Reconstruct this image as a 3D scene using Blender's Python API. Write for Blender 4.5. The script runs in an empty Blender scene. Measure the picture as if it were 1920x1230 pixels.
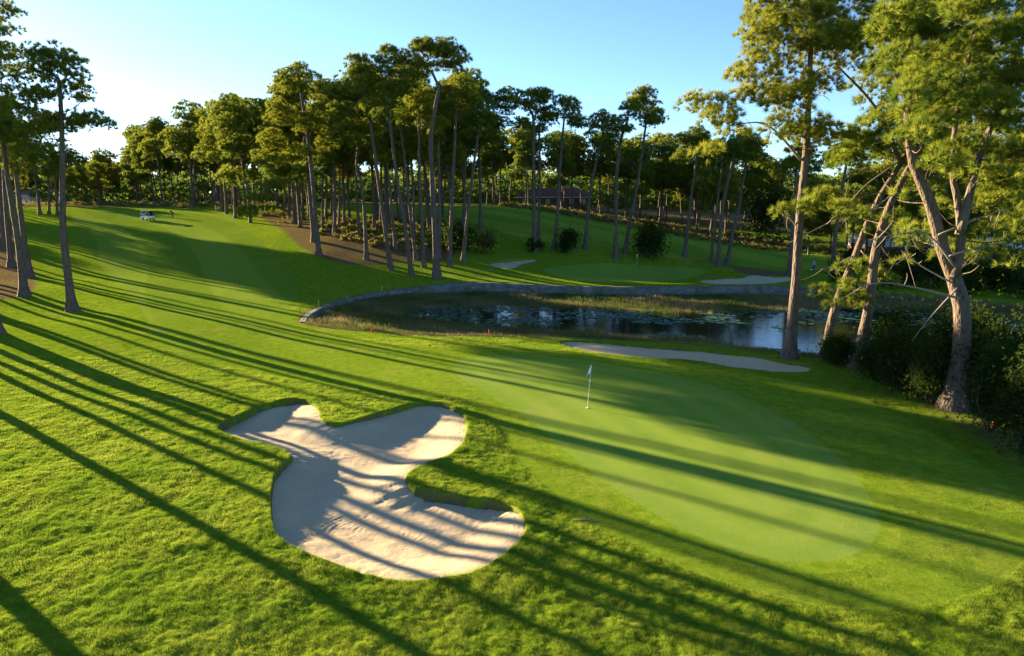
import bpy, math, random
import numpy as np
from mathutils import Vector, Matrix
R = math.radians
rng = np.random.default_rng(7)
random.seed(7)
SC = bpy.context.scene
COL = SC.collection
# ------------------------------------------------------------------ camera, sky, sun, exposure
CAM_Z = 9.8
PITCH = math.atan(0.1844)
cd = bpy.data.cameras.new('camera'); cam = bpy.data.objects.new('camera', cd); COL.objects.link(cam)
cam.location = (0, 0, CAM_Z); cam.rotation_euler = (R(90) - PITCH, 0, 0)
cd.sensor_width = 36; cd.lens = 24.0; cd.clip_start = 0.1; cd.clip_end = 30000
SC.camera = cam
SUN_AZ = R(-52.7)      # left of forward (+Y)
SUN_EL = R(9.6)
w = bpy.data.worlds.new('World'); SC.world = w; w.use_nodes = True
nt = w.node_tree; bg = nt.nodes['Background']
sky = nt.nodes.new('ShaderNodeTexSky'); sky.sky_type = 'NISHITA'; sky.sun_disc = False
sky.sun_elevation = SUN_EL; sky.sun_rotation = SUN_AZ
sky.air_density = 0.70; sky.dust_density = 0.12; sky.ozone_density = 2.9; sky.altitude = 0
nt.links.new(sky.outputs[0], bg.inputs[0]); bg.inputs[1].default_value = 0.05
sl = bpy.data.lights.new('sun', 'SUN'); sun = bpy.data.objects.new('sun', sl); COL.objects.link(sun)
sl.energy = 5.0; sl.angle = R(0.38); sl.color = (1.0, 0.76, 0.46)
SDIR = Vector((math.sin(SUN_AZ) * math.cos(SUN_EL), math.cos(SUN_AZ) * math.cos(SUN_EL), math.sin(SUN_EL)))
sun.rotation_euler = (-SDIR).to_track_quat('-Z', 'Y').to_euler()
SC.view_settings.view_transform = 'Standard'; SC.view_settings.look = 'None'
SC.view_settings.exposure = 2.9; SC.view_settings.gamma = 1.0
SC.cycles.max_bounces = 6; SC.cycles.diffuse_bounces = 3; SC.cycles.glossy_bounces = 3
SC.cycles.transmission_bounces = 4; SC.cycles.transparent_max_bounces = 6

# ------------------------------------------------------------------ helpers
def tag(o, label=None, cat=None, group=None, kind=None):
    if label: o['label'] = label
    if cat: o['category'] = cat
    if group: o['group'] = group
    if kind: o['kind'] = kind
    return o
def empty(name, loc=(0, 0, 0), rz=0.0):
    o = bpy.data.objects.new(name, None); COL.objects.link(o)
    o.location = loc; o.rotation_euler = (0, 0, rz); o.empty_display_size = 0.3
    return o
def npmesh(name, V, F, smooth=True, attrs=None, uv=None):
    """V (n,3); F (m,k) all the same size."""
    V = np.asarray(V, np.float32); F = np.asarray(F, np.int32)
    me = bpy.data.meshes.new(name); m, k = F.shape
    me.vertices.add(len(V)); me.vertices.foreach_set('co', V.ravel())
    me.loops.add(m * k); me.loops.foreach_set('vertex_index', F.ravel())
    me.polygons.add(m); me.polygons.foreach_set('loop_start', np.arange(0, m * k, k, dtype=np.int32))
    me.polygons.foreach_set('loop_total', np.full(m, k, np.int32))
    me.polygons.foreach_set('use_smooth', np.full(m, smooth, bool))
    for an, av in (attrs or {}).items():
        a = me.attributes.new(an, 'FLOAT', 'POINT'); a.data.foreach_set('value', np.asarray(av, np.float32))
    if uv is not None:
        l = me.uv_layers.new(name='UVMap'); l.data.foreach_set('uv', np.asarray(uv, np.float32)[F.ravel()].ravel())
    me.update(calc_edges=True)
    return me
def link(name, me, m, parent=None):
    o = bpy.data.objects.new(name, me); COL.objects.link(o)
    if m is not None: me.materials.append(m)
    if parent is not None: o.parent = parent
    return o
class MB:
    """collects quads/tris into ONE mesh object"""
    def __init__(s): s.v = []; s.f = []
    def add(s, vs, fs):
        n = len(s.v); s.v += [tuple(v) for v in vs]; s.f += [tuple(i + n for i in f) for f in fs]; return s
    def box(s, c, d, rot=None, taper=1.0):
        x, y, z = [q / 2 for q in d]; vs = []
        for sz in (-1, 1):
            t = taper if sz > 0 else 1
            for sx, sy in ((-1, -1), (1, -1), (1, 1), (-1, 1)): vs.append(Vector((sx * x * t, sy * y * t, sz * z)))
        if rot is not None: vs = [rot @ v for v in vs]
        vs = [v + Vector(c) for v in vs]
        return s.add(vs, [(3, 2, 1, 0), (4, 5, 6, 7), (0, 1, 5, 4), (1, 2, 6, 5), (2, 3, 7, 6), (3, 0, 4, 7)])
    def tube(s, pts, rad, n=8, cap=True):
        pts = [Vector(p) for p in pts]
        if not hasattr(rad, '__len__'): rad = [rad] * len(pts)
        vs = []; ref = None
        for i, p in enumerate(pts):
            d = (pts[min(i + 1, len(pts) - 1)] - pts[max(i - 1, 0)]).normalized()
            if ref is None: ref = d.orthogonal().normalized()
            a = (ref - d * ref.dot(d)).normalized(); b = d.cross(a); ref = a
            for k in range(n):
                t = 2 * math.pi * k / n; vs.append(p + (a * math.cos(t) + b * math.sin(t)) * rad[i])
        fs = []
        for i in range(len(pts) - 1):
            for k in range(n):
                fs.append((i * n + k, i * n + (k + 1) % n, (i + 1) * n + (k + 1) % n, (i + 1) * n + k))
        if cap: fs += [tuple(range(n))[::-1], tuple(range((len(pts) - 1) * n, len(pts) * n))]
        return s.add(vs, fs)
    def prism(s, poly, axis_fn, t0, t1):
        n = len(poly); vs = [axis_fn(a, b, t0) for a, b in poly] + [axis_fn(a, b, t1) for a, b in poly]
        fs = [tuple(range(n))[::-1], tuple(range(n, 2 * n))] + [(i, (i + 1) % n, n + (i + 1) % n, n + i) for i in range(n)]
        return s.add(vs, fs)
    def build(s, name, m, parent=None, smooth=False, bevel=0.0):
        me = bpy.data.meshes.new(name); me.from_pydata(s.v, [], s.f); me.update()
        if smooth: me.polygons.foreach_set('use_smooth', [True] * len(me.polygons))
        o = link(name, me, m, parent)
        if bevel:
            b = o.modifiers.new('bevel', 'BEVEL'); b.width = bevel; b.segments = 2; b.limit_method = 'ANGLE'
        return o
# value noise
_T = np.random.default_rng(99).random((256, 256)).astype(np.float32)
def vn(x, y, s=1.0, seed=0):
    x = np.asarray(x, float) / s + seed * 17.37; y = np.asarray(y, float) / s + seed * 31.71
    xi = np.floor(x).astype(int); yi = np.floor(y).astype(int); fx = x - xi; fy = y - yi
    fx = fx * fx * (3 - 2 * fx); fy = fy * fy * (3 - 2 * fy)
    a = _T[xi & 255, yi & 255]; b = _T[(xi + 1) & 255, yi & 255]; c = _T[xi & 255, (yi + 1) & 255]; d = _T[(xi + 1) & 255, (yi + 1) & 255]
    return (a * (1 - fx) + b * fx) * (1 - fy) + (c * (1 - fx) + d * fx) * fy
def sst(a, b, x):
    t = np.clip((x - a) / (b - a), 0, 1); return t * t * (3 - 2 * t)
# ------------------------------------------------------------------ photograph pixel (1920x1230) -> world point
CP, SP = math.cos(PITCH), math.sin(PITCH)
def ray(px, py):
    u = (px - 960) / 1280; v = (615 - py) / 1280
    return np.array([u, CP + v * SP, -SP + v * CP])
def at(px, py, Y):              # point of the ray at distance Y ahead
    d = ray(px, py); t = Y / d[1]; return Vector((d[0] * t, Y, CAM_Z + d[2] * t))
def atz(px, py, z):
    d = ray(px, py); t = (z - CAM_Z) / d[2]; return Vector((d[0] * t, d[1] * t, z))
# terrain control points: ('z', px, py, z) or ('Y', px, py, Y)
ctl = []
for px, py, z in [(-300,1230,0),(300,1230,.05),(960,1230,-.1),(1600,1230,0),(2200,1230,0),(-300,900,.2),(200,900,.15),(700,1000,0),(700,760,.05),(960,760,0),
        (1300,760,0),(1600,900,0),(1000,660,0),(1300,640,-.05),(1700,720,-.3),(1900,850,-.4),(2300,900,-.6),(0,700,.2),(0,620,.5),(-400,640,.7),(46,555,1.),
        (136,582,.6),(400,600,.4),(560,600,.1),(1195,501,0),(1050,525,0),(1400,530,0),(1500,545,-.1),(300,700,.1),(1000,535,0),(750,545,.05),(1250,500,.05),(1850,575,-.9),(2200,600,-.8)]:
    ctl.append(atz(px, py, z))
for px, py, Y in [(400,500,92),(300,450,112),(100,450,112),(0,480,95),(-300,480,95),(275,413,135),(60,395,150),(450,420,125),(250,388,165),(0,388,165),(-250,395,160),
        (600,480,95),(735,508,88),(560,440,110),(640,430,114),(818,523,84),(868,491,94),(900,432,118),(800,403,138),(1000,393,150),(1003,472,106),(1097,467,108),
        (1154,485,105),(1284,480,107),(1347,499,102),(1200,430,134),(1100,412,145),(1300,450,132),(1450,475,122),(1480,450,150),(1700,500,100),(1850,530,88),
        (1880,500,102),(1750,470,130),(1900,440,160),(450,390,150)]:
    ctl.append(at(px, py, Y))
for x, y, z in [(-200,230,9.2),(-100,230,9.3),(0,230,9),(100,230,6),(220,220,3.5),(-300,100,6),(-160,20,3),(160,80,0),(300,300,5),(0,420,10),(-300,420,11),
                (300,500,8),(0,-60,0),(-100,-60,1),(100,-60,0),(0,700,10),(-600,300,9),(600,300,5),(500,0,1),(-500,-200,2),(0,-600,0)]:
    ctl.append(Vector((x, y, z)))
C = np.array([tuple(c) for c in ctl])
def phi(r2): return np.sqrt(r2 + 12.0 ** 2)
_A = phi(((C[:, None, :2] - C[None, :, :2]) ** 2).sum(-1)); n_ = len(C)
_M = np.zeros((n_ + 1, n_ + 1)); _M[:n_, :n_] = _A - np.eye(n_) * 0.15; _M[:n_, n_] = 1; _M[n_, :n_] = 1
_W = np.linalg.solve(_M, np.append(C[:, 2], 0))
def Hb(x, y):
    x = np.asarray(x, float); y = np.asarray(y, float)
    r = np.sqrt(x * x + y * y); k = np.minimum(1, 800 / np.maximum(r, 1)); xx = x * k; yy = y * k
    h = np.full(x.shape, _W[n_])
    for i in range(n_): h = h + _W[i] * phi((xx - C[i, 0]) ** 2 + (yy - C[i, 1]) ** 2)
    return h
def hb(x, y): return float(Hb(np.array([x]), np.array([y]))[0])
def P(px, py, off=0.0):
    d = ray(px, py); t = np.concatenate([np.linspace(8, 60, 260), np.linspace(60.2, 320, 700)])
    X = d[0] * t; Y = d[1] * t; Z = CAM_Z + d[2] * t - Hb(X, Y) - off
    i = np.nonzero(Z < 0)[0]
    if len(i) == 0: i = [int(np.argmin(np.abs(Z)))]
    i = max(i[0], 1); f = Z[i - 1] / (Z[i - 1] - Z[i] + 1e-9); f = min(max(f, 0), 1)
    tt = t[i - 1] + (t[i] - t[i - 1]) * f
    return Vector((d[0] * tt, d[1] * tt, hb(d[0] * tt, d[1] * tt)))
def poly(pts, z=None): return np.array([tuple((P(a, b) if z is None else atz(a, b, z)))[:2] for a, b in pts])
def smoothp(p, it=2):     # Chaikin
    for _ in range(it):
        q = np.roll(p, -1, 0); p = np.stack([p * .75 + q * .25, p * .25 + q * .75], 1).reshape(-1, 2)
    return p
def sdf(p, x, y, want_n=False):
    """signed distance, negative inside; with want_n also outward nearest-edge direction"""
    x = np.asarray(x, float); y = np.asarray(y, float); best = np.full(x.shape, 1e18); ins = np.zeros(x.shape, bool)
    bx = np.zeros(x.shape); by = np.zeros(x.shape)
    for i in range(len(p)):
        ax, ay = p[i]; cx, cy = p[(i + 1) % len(p)]; ex, ey = cx - ax, cy - ay
        t = np.clip(((x - ax) * ex + (y - ay) * ey) / (ex * ex + ey * ey + 1e-12), 0, 1)
        dx = ax + t * ex - x; dy = ay + t * ey - y; d2 = dx * dx + dy * dy; m = d2 < best
        best = np.where(m, d2, best)
        if want_n: bx = np.where(m, dx, bx); by = np.where(m, dy, by)
        c = (ay > y) != (cy > y)
        with np.errstate(divide='ignore', invalid='ignore'):
            xi = ax + (y - ay) * ex / (ey if ey != 0 else 1e-12)
        ins ^= c & (x < xi)
    d = np.sqrt(best); s = np.where(ins, -d, d)
    if want_n:
        L = np.maximum(d, 1e-6); return s, bx / L, by / L
    return s
def near(p, x, y, mgn):         # cheap bbox mask
    return (x > p[:, 0].min() - mgn) & (x < p[:, 0].max() + mgn) & (y > p[:, 1].min() - mgn) & (y < p[:, 1].max() + mgn)
def sdm(p, x, y, mgn=3.0, far=50.0):
    out = np.full(x.shape, far); m = near(p, x, y, mgn)
    if m.any(): out[m] = sdf(p, x[m], y[m])
    return out
BK1 = smoothp(poly([(545,745),(583,751),(598,765),(600,782),(617,796),(648,793),(689,779),(741,765),(792,753),(837,757),(871,774),(878,803),(871,827),(854,848),(827,863),
        (792,872),(765,886),(761,903),(786,917),(827,921),(878,930),(930,937),(971,951),(990,985),(981,1009),(947,1040),(896,1068),(854,1081),(758,1088),(689,1078),
        (621,1057),(572,1037),(528,1016),(509,992),(506,958),(506,923),(511,892),(528,872),(548,858),(535,846),(493,832),(456,824),(410,808),(404,798),(431,782),(483,762),(517,751)]), 1)
BK2 = smoothp(poly([(1045,644),(1060,639),(1120,640),(1200,649),(1300,656),(1400,664),(1470,679),(1510,684),(1530,692),(1505,701),(1440,698),(1350,688),(1310,677),(1200,672),(1120,663),(1065,652)]), 2)
BK3 = smoothp(poly([(912,494),(940,489),(975,485),(1012,486),(1000,491),(972,496),(967,504),(935,502)]), 1)
BK4 = smoothp(poly([(1302,524),(1330,522),(1395,522),(1400,514),(1440,517),(1484,519),(1488,527),(1430,533),(1370,534),(1325,532)]), 1)
BUNKERS = [BK1, BK2, BK3, BK4]
GREEN1 = smoothp(poly([(848,684),(868,672),(920,667),(1000,668),(1100,677),(1200,692),(1300,712),(1400,746),(1500,800),(1580,862),(1632,930),(1652,985),(1640,1020),(1590,1045),(1530,1054),(1450,1052),
        (1360,1028),(1260,985),(1170,930),(1100,878),(1042,832),(1000,790),(950,757),(890,725),(858,705)]), 2)
GREEN2 = smoothp(poly([(1014,509),(1030,501),(1090,495),(1180,493),(1270,497),(1330,506),(1320,516),(1250,526),(1150,532),(1060,524)]), 2)
FAIR1 = smoothp(poly([(130,391),(140,430),(180,480),(225,535),(272,583),(282,620),(290,642),(350,666),(420,686),(520,706),(620,720),(720,732),(800,738),(880,748),(925,790),(960,850),(1020,915),(1090,965),(1180,1020),(1300,1075),
        (1420,1110),(1560,1140),(1720,1140),(1880,1100),(1960,1000),(1880,900),(1780,830),(1660,765),(1540,722),(1400,702),(1260,684),(1100,664),(1000,655),(900,655),(800,652),(700,645),(620,632),(550,610),(540,590),(556,560),(556,530),(530,490),(480,445),(445,420),(432,393)]), 1)
FAIR2 = smoothp(poly([(700,397),(830,391),(940,389),(1000,394),(1060,408),(1120,419),(1200,432),(1300,448),(1400,462),(1480,470),(1700,484),(1600,505),(1480,506),(1400,500),(1290,486),(1180,470),(1080,460),(1000,452),(930,440),(850,425),(700,418)]), 1)
BARE = [smoothp(poly(q), 1) for q in (
    [(470,398),(540,402),(610,425),(680,435),(780,450),(860,470),(840,490),(760,492),(680,500),(600,485),(560,460),(520,425)],
    [(-500,600),(-100,575),(30,560),(70,548),(62,500),(48,460),(44,410),(-100,395),(-500,400)],
    [(1560,680),(1640,705),(1720,748),(1800,800),(1880,850),(2000,930),(2100,900),(1900,800),(1760,730),(1640,690)],
    [(1000,392),(1060,402),(1120,414),(1200,426),(1300,442),(1400,456),(1500,465),(1500,455),(1300,428),(1100,398)],
    [(1260,482),(1340,494),(1400,507),(1440,515),(1500,520),(1500,512),(1420,503),(1340,490)])]
PATH = smoothp(poly([(1378,506),(1400,504),(1440,512),(1442,516),(1410,514)]), 1)
BASIN = smoothp(poly([(560,604),(568,590),(600,573),(650,558),(720,545),(790,537),(840,531),(900,529),(1000,533),(1100,537),(1200,539),(1300,537),(1400,536),(1480,536),(1560,541),(1650,546),(1760,553),(1850,563),(1960,575),(2150,592),
        (2500,640),(2500,1000),(2050,905),(1920,838),(1840,792),(1760,748),(1680,712),(1600,683),(1540,672),(1450,664),(1350,652),(1250,643),(1100,637),(1000,633),(800,629),(700,622),(600,614)]), 1)
WZ = -1.15
WATER = smoothp(poly([(712,600),(740,590),(790,576),(900,573),(1000,579),(1100,580),(1200,583),(1300,585),(1400,585),(1480,582),(1560,578),(1700,578),(1820,588),(1920,600),(2100,625),(2400,660),
        (2400,1000),(1990,890),(1900,840),(1780,760),(1700,720),(1600,690),(1480,666),(1400,652),(1300,641),(1200,634),(1100,624),(1000,617),(900,608),(800,605)], WZ), 1)
SUN2 = np.array([math.sin(SUN_AZ), math.cos(SUN_AZ)])
def terrain(x, y, micro=True):
    h = Hb(x, y); sds = {}
    r = np.hypot(x, y)
    sb = sdm(BASIN, x, y, 6); sw = sdm(WATER, x, y, 6)
    wallside = sst(52, 62, y)           # far side is a vertical wall, near side a soft bank
    bank = -(.35 + .65 * sst(-16, -4, x)) * sst(0.0, 1.0, (-sb) / (0.35 * wallside + 5.0 * (1 - wallside)))
    h = np.where(sb < 0, np.minimum(h, 0.1 + h * 0) * 1.0 + bank + 0.06 * (vn(x, y, 1.6, 5) - .5), h)
    h = np.where(sw < 0, h - 1.3 * sst(0, 2.5, -sw), h)
    low = sst(2.0, 0.0, np.abs(sb))
    sg1 = sdm(GREEN1, x, y, 3); sg2 = sdm(GREEN2, x, y, 3); sf1 = sdm(FAIR1, x, y, 3); sf2 = sdm(FAIR2, x, y, 3)
    nb = x * 0 + 50.0
    for i, b in enumerate(BUNKERS):
        s = sdm(b, x, y, 4); nb = np.minimum(nb, s)
    rough = sst(-0.1, 0.5, np.minimum(sf1, sg1)) * (sb > 0.0)
    if micro:
        far_ = sst(70, 30, r)
        h = h + rough * far_ * ((vn(x, y, .28, 1) - .5) * .035 + (vn(x, y, .13, 2) - .5) * .03 + (vn(x, y, .7, 3) - .5) * .05)
        h = h + (vn(x, y, 5., 4) - .5) * .12 * sst(-.5, 3, np.minimum(sf1, sg1)) + (1 - rough) * (vn(x, y, 9., 8) - .5) * .1
        h = h + .05 * sst(1.8, 0.2, np.abs(nb)) * (nb < 10) * (1 - sst(60, 80, r))
    h = np.where(nb < 0, h - 1.15 * sst(0, .2 + .004 * r, -nb), h)
    return h, dict(sb=sb, sw=sw, sg=np.minimum(sg1, sg2), sg1=sg1, sf=np.minimum(sf1, sf2), sf1=sf1, nb=nb, rough=rough)
def gz(x, y):
    h, _ = terrain(np.array([float(x)]), np.array([float(y)]), False); return float(h[0])
# ------------------------------------------------------------------ materials
def mat(name, build):
    m = bpy.data.materials.new(name); m.use_nodes = True; t = m.node_tree
    for n in list(t.nodes): t.nodes.remove(n)
    out = t.nodes.new('ShaderNodeOutputMaterial'); t.links.new(build(t), out.inputs[0]); return m
def N(t, kind, **k):
    n = t.nodes.new('ShaderNode' + kind)
    for a, v in k.items():
        if a.startswith('_'): setattr(n, a[1:], v)
        else:
            key = a.replace('__', ' '); n.inputs[int(key[1:]) if key[0] == 'i' and key[1:].isdigit() else key].default_value = v
    return n
def L(t, a, b): t.links.new(a, b)
def mix(t, f, a, b, mode='MIX'):
    n = t.nodes.new('ShaderNodeMix'); n.data_type = 'RGBA'; n.blend_type = mode
    for s, v in ((n.inputs[0], f), (n.inputs[6], a), (n.inputs[7], b)):
        if isinstance(v, (int, float)): s.default_value = v
        elif isinstance(v, tuple): s.default_value = v + (1,) if len(v) == 3 else v
        else: t.links.new(v, s)
    return n.outputs[2]
def ramp(t, f, stops):
    n = t.nodes.new('ShaderNodeValToRGB'); e = n.color_ramp.elements
    while len(e) < len(stops): e.new(0.5)
    for i, (p, c) in enumerate(stops): e[i].position = p; e[i].color = (c, c, c, 1) if isinstance(c, (int, float)) else c + (1,)
    t.links.new(f, n.inputs[0]); return n.outputs[0]
def attr(t, name): return N(t, 'Attribute', _attribute_name=name).outputs['Fac']
def noise(t, scale, detail=4, rough=.6, coord='Object', stretch=None):
    tc = N(t, 'TexCoord').outputs[coord]
    if stretch:
        mp = N(t, 'Mapping'); mp.inputs['Scale'].default_value = stretch; L(t, tc, mp.inputs[0]); tc = mp.outputs[0]
    n = N(t, 'TexNoise', Scale=scale, Detail=detail, Roughness=rough); L(t, tc, n.inputs['Vector']); return n.outputs['Fac']
def bump(t, h, s, d):
    b = N(t, 'Bump', Strength=s, Distance=d); L(t, h, b.inputs['Height']); return b.outputs[0]
def simple(name, col, rough=.5, metal=0.0, var=.08, bscale=20, bstr=.1):
    def f(t):
        p = N(t, 'BsdfPrincipled', Roughness=rough, Metallic=metal)
        nz = noise(t, bscale)
        c = mix(t, nz, tuple(q * (1 - var) for q in col), tuple(min(1, q * (1 + var)) for q in col)); L(t, c, p.inputs['Base Color'])
        L(t, bump(t, nz, bstr, .01), p.inputs['Normal']); return p.outputs[0]
    return mat(name, f)
ROUGH_A, ROUGH_B = (.09, .175, .008), (.22, .29, .022)
def m_ground(t):
    p = N(t, 'BsdfPrincipled', Roughness=.9); p.inputs['Specular IOR Level'].default_value = .0
    n1 = noise(t, .25, 5); n2 = noise(t, 2.2, 5, .65); n3 = noise(t, 14, 5, .7); n4 = noise(t, 60, 3, .7)
    r = mix(t, ramp(t, n2, [(.35, 0.), (.65, 1.)]), ROUGH_A, ROUGH_B)
    r = mix(t, ramp(t, n3, [(.38, 0.), (.62, 1.)]), mix(t, .45, r, (.05, .11, .005)), r)
    r = mix(t, ramp(t, n1, [(.55, 0.), (.75, .5)]), r, (.24, .26, .05))
    # fairway with mowing bands
    st = attr(t, 'stripe')
    f = mix(t, st, (.128, .205, .018), (.172, .250, .028)); f = mix(t, ramp(t, n3, [(.3, .35), (.7, 0.)]), f, (.09, .15, .012))
    f = mix(t, ramp(t, n1, [(.5, 0.), (.8, .4)]), f, (.22, .27, .05))
    g = mix(t, attr(t, 'ring'), (.142, .232, .030), (.182, .266, .038)); g = mix(t, ramp(t, n2, [(.4, .0), (.75, .5)]), g, (.20, .265, .04))
    g = mix(t, ramp(t, n1, [(.52, 0.), (.7, .35)]), g, (.24, .27, .07))
    c = mix(t, attr(t, 'fair'), r, f); c = mix(t, attr(t, 'green'), c, g)
    b = mix(t, n3, (.085, .05, .03), (.17, .11, .07)); b = mix(t, ramp(t, n2, [(.45, 0.), (.6, .75)]), b, (.13, .15, .03))
    bm = N(t, 'Math', _operation='MULTIPLY_ADD'); L(t, n2, bm.inputs[0]); bm.inputs[1].default_value = .8
    sub = N(t, 'Math', _operation='SUBTRACT'); L(t, attr(t, 'bare'), sub.inputs[0]); sub.inputs[1].default_value = .4; L(t, sub.outputs[0], bm.inputs[2])
    c = mix(t, ramp(t, bm.outputs[0], [(.35, 0.), (.62, 1.)]), c, b)
    soil = mix(t, n3, (.07, .05, .03), (.24, .17, .10)); c = mix(t, attr(t, 'lip'), c, soil)
    chalk = mix(t, ramp(t, n3, [(.45, 0.), (.6, .6)]), c, (.55, .62, .50)); c = mix(t, attr(t, 'edge'), c, chalk)
    L(t, c, p.inputs['Base Color'])
    h = N(t, 'Math', _operation='MULTIPLY_ADD'); L(t, n3, h.inputs[0]); h.inputs[1].default_value = 1.6; L(t, n4, h.inputs[2])
    sc = N(t, 'Math', _operation='MULTIPLY_ADD'); L(t, attr(t, 'smooth'), sc.inputs[0]); sc.inputs[1].default_value = -.75; sc.inputs[2].default_value = 1.
    b2 = N(t, 'Bump', Distance=.035); L(t, sc.outputs[0], b2.inputs['Strength']); L(t, h.outputs[0], b2.inputs['Height'])
    L(t, b2.outputs[0], p.inputs['Normal']); return p.outputs[0]
M_GROUND = mat('turf', m_ground)
def m_blade(c1, c2, tr=.45):
    def f(t):
        c = mix(t, attr(t, 'tint'), c1, c2)
        d = N(t, 'BsdfDiffuse'); L(t, c, d.inputs[0]); s = N(t, 'BsdfTranslucent'); L(t, c, s.inputs[0])
        m = N(t, 'MixShader', i0=tr); L(t, d.outputs[0], m.inputs[1]); L(t, s.outputs[0], m.inputs[2]); return m.outputs[0]
    return f
M_BLADE = mat('grass_blades', m_blade((.09, .185, .012), (.29, .35, .045)))
M_REED = mat('reed_blades', m_blade((.05, .09, .015), (.21, .18, .075)))
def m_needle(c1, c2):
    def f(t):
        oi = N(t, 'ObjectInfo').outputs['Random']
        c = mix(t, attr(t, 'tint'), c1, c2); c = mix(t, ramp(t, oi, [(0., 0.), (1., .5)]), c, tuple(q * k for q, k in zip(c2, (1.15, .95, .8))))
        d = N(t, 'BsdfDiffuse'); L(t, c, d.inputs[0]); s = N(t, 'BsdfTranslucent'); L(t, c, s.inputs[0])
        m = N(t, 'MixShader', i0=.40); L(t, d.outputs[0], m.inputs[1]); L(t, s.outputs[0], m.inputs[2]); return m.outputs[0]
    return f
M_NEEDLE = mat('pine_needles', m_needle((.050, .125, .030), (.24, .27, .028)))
M_NEEDLE_NEAR = mat('pine_needles_near', m_needle((.07, .14, .022), (.28, .31, .04)))
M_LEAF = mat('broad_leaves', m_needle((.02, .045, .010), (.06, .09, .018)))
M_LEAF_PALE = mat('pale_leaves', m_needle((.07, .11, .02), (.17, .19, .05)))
M_HEATH = mat('heath_leaves', m_needle((.07, .09, .02), (.20, .19, .06)))
def m_bark(t):
    p = N(t, 'BsdfPrincipled', Roughness=.95); p.inputs['Specular IOR Level'].default_value = .1
    n = noise(t, 7, 5, .65, stretch=(1, 1, .22)); v = N(t, 'TexVoronoi', Scale=9.0)
    mp = N(t, 'Mapping'); mp.inputs['Scale'].default_value = (1, 1, .3); L(t, N(t, 'TexCoord').outputs['Object'], mp.inputs[0]); L(t, mp.outputs[0], v.inputs['Vector'])
    c = mix(t, ramp(t, n, [(.40, 0.), (.60, 1.)]), (.024, .020, .018), (.12, .095, .075))
    c = mix(t, ramp(t, v.outputs['Distance'], [(.0, 0.), (.5, .6)]), c, (.155, .118, .09)); L(t, c, p.inputs['Base Color'])
    h = mix(t, .5, n, v.outputs['Distance']); L(t, bump(t, h, 1., .12), p.inputs['Normal']); return p.outputs[0]
M_BARK = mat('pine_bark', m_bark)
M_DEAD = simple('dead_branch_bark', (.20, .165, .135), .9, 0, .4, 12, .5)
def m_sand(t):
    p = N(t, 'BsdfPrincipled', Roughness=.95); p.inputs['Specular IOR Level'].default_value = .1
    n1 = noise(t, .6, 4); n2 = noise(t, 9, 5, .7); n3 = noise(t, 70, 2)
    c = mix(t, n1, (.385, .315, .20), (.52, .435, .29)); c = mix(t, ramp(t, n2, [(.3, .35), (.6, 0.)]), c, (.26, .19, .125)); L(t, c, p.inputs['Base Color'])
    h = N(t, 'Math', _operation='MULTIPLY_ADD'); L(t, n2, h.inputs[0]); h.inputs[1].default_value = 2.; L(t, n3, h.inputs[2])
    L(t, bump(t, h.outputs[0], .7, .022), p.inputs['Normal']); return p.outputs[0]
M_SAND = mat('sand', m_sand)
def m_water(t):
    p = N(t, 'BsdfPrincipled', Roughness=.03, IOR=1.33); p.inputs['Base Color'].default_value = (.006, .012, .010, 1)
    p.inputs['Specular IOR Level'].default_value = 1.0
    n = noise(t, 2.6, 3, .5, stretch=(1, 2.2, 1)); L(t, bump(t, n, .15, .04), p.inputs['Normal']); return p.outputs[0]
M_WATER = mat('pond_water', m_water)
def m_pad(t):
    p = N(t, 'BsdfPrincipled', Roughness=.55); p.inputs['Specular IOR Level'].default_value = .25
    c = mix(t, attr(t, 'tint'), (.02, .07, .05), (.05, .12, .05)); L(t, c, p.inputs['Base Color']); return p.outputs[0]
M_PAD = mat('lily_pads', m_pad)
def m_stone(t):
    p = N(t, 'BsdfPrincipled', Roughness=.85); b = N(t, 'TexBrick', Scale=1.0); b.inputs['Brick Width'].default_value = .62; b.inputs['Row Height'].default_value = .21
    b.inputs['Mortar Size'].default_value = .018; b.inputs['Color1'].default_value = (.24, .25, .25, 1); b.inputs['Color2'].default_value = (.12, .125, .125, 1); b.inputs['Mortar'].default_value = (.03, .03, .03, 1); b.inputs['Bias'].default_value = -.1
    L(t, N(t, 'TexCoord').outputs['UV'], b.inputs['Vector']); n = noise(t, 1.1, 5); n2 = noise(t, 9, 4)
    c = mix(t, ramp(t, n, [(.42, 0.), (.62, .85)]), b.outputs[0], (.045, .06, .02)); c = mix(t, ramp(t, n2, [(.4, .5), (.7, 0.)]), c, (.10, .10, .09)); L(t, c, p.inputs['Base Color'])
    L(t, bump(t, mix(t, .5, b.outputs[1], n2), .8, .05), p.inputs['Normal']); return p.outputs[0]
M_STONE = mat('stone_blocks', m_stone)
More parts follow.
